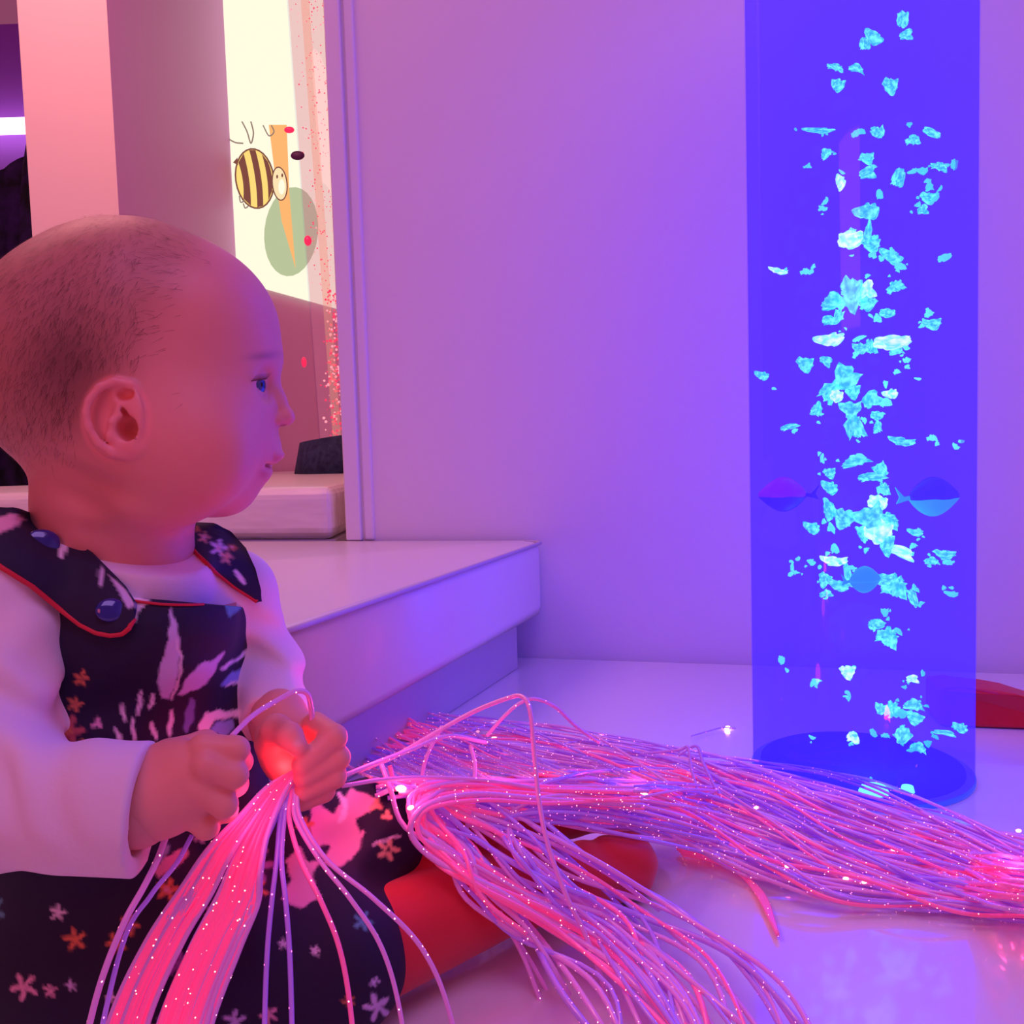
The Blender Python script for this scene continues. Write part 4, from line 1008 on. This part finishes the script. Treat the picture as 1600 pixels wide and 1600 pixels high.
free([(1000, 1178, .80), (1060, 1172, .79), (1075, 1168, .785), (1080, 1200, .775), (1095, 1245, .76), (1130, 1280, .74), (1200, 1320, .72)], MS_vio, .0014)
free([(1060, 1180, .80), (1088, 1166, .80), (1100, 1195, .79), (1125, 1240, .775), (1170, 1275, .76), (1230, 1310, .74)], MS_vio, .0014)
ST.append((pathz([(1080, 1150, .004), (1105, 1143, .004), (1128, 1137, .005), (1150, 1138, .004)]), .0009, MS_vio))
for q in range(4): ST.append((pathz([(1058+q*3, 1326+q*3, .004), (1095, 1331+q*3, .005), (1130, 1345+q*2, .004), (1160, 1368, .004), (1185+q*3, 1400, .004), (1215, 1460, .004)]), .0015, MS_hot))
# the hot end at right
for q in range(26):
    y = 1365+rr.uniform(-30, 55); ST.append((pathz([(1740, y+15, .02), (1620, y+8, rr.uniform(.01, .04)), (1560, y, rr.uniform(.006, .04)), (1500, y-rr.uniform(0, 30), .01), (1430, y-rr.uniform(5, 45), .006), (1360, y-rr.uniform(5, 50), .004)]), .0015, MS_hot if q % 2 else MS_pink))
# red knots of strands
for cx, cy, n in ((1000, 1215, 16), (560, 1140, 14), (585, 1128, 8), (640, 1235, 6)):
    for q in range(n):
        y = cy+rr.uniform(-22, 22); x = cx+rr.uniform(-35, 15)
        ST.append((drape([(x, y), (x+30, y+rr.uniform(-4, 8)), (x+70, y+rr.uniform(0, 18)), (x+120, y+rr.uniform(8, 40))], rr.uniform(.008, .016)), .0013, MS_hot))
def plen(path):
    x, y, d = project(np.array([tuple(v) for v in path])); return float(np.hypot(np.diff(x), np.diff(y)).sum()*(1/max(.3, d.mean())))
srt = sorted(ST, key=lambda s: -plen(s[0]))
for path, rad, m in srt[:99]:
    V, Fc = tube_mesh([path], [rad], 6); put('strand', V, Fc, m, bun)
rest = srt[99:]
V = []; Fc = []; mi = []; mats_ = [MS_hot, MS_pink, MS_vio, MS_fire]
for path, rad, m in rest:
    v, f = tube_mesh([path], [rad], 6); b0 = len(V); V += v; Fc += [tuple(i+b0 for i in q) for q in f]; mi += [mats_.index(m)]*len(f)
o = put('strand', V, Fc, MS_hot, bun); o.data.materials.append(MS_pink); o.data.materials.append(MS_vio); o.data.materials.append(MS_fire); o.data.polygons.foreach_set('material_index', mi); o['kind'] = 'stuff'
tips = [(560, 1162, 0), (545, 1142, 0), (590, 1127, 0), (575, 1120, 0), (696, 1167, 1), (770, 1133, 1), (745, 1124, 0), (625, 1232, 1), (985, 1214, 1), (1005, 1242, 1), (993, 1222, 0), (937, 1150, 0), (1135, 1137, 1), (552, 1188, 0), (1180, 1262, 0), (1070, 1225, 0), (1320, 1373, 0), (1349, 1378, 0), (1560, 1340, 0), (1590, 1298, 0), (1229, 1353, 0), (870, 1180, 0), (780, 1183, 0), (640, 1262, 0), (1395, 1327, 0)]
for x, y, wt in tips:
    c = drape([(x-6, y), (x, y), (x+6, y)], .005 if (x, y) == (1135, 1137) else .015, 3)[5]; bm = bmesh.new(); bmesh.ops.create_uvsphere(bm, u_segments=12, v_segments=8, radius=1)
    bm.transform(Matrix.Translation(c) @ Matrix.Rotation(rr.uniform(-.4, .4), 4, 'Y') @ Matrix.Diagonal((.0032 if wt else .0022, .0018, .0018 if wt else .0012, 1)))
    put_bm('strand_tip', bm, M_tipw if wt else M_tip, bun, True)
# the light the strands give off
def glow(px, py, d, e, col=(1.0, 0.04, 0.16), r=.012):
    l = point('strand_glow', P(px, py, d), e, col, r); l.parent = bun; l.location = Vector(l.location)-bun.location
glow(440, 1205, .487, 0.035, (1, .02, .03), .006); glow(585, 1150, .53, 0.09); glow(390, 1262, .435, 0.035); glow(640, 1250, .53, .04)
glow(990, 1205, .70, 0.06); glow(1590, 1350, .60, 0.16); glow(780, 1180, .60, .04)
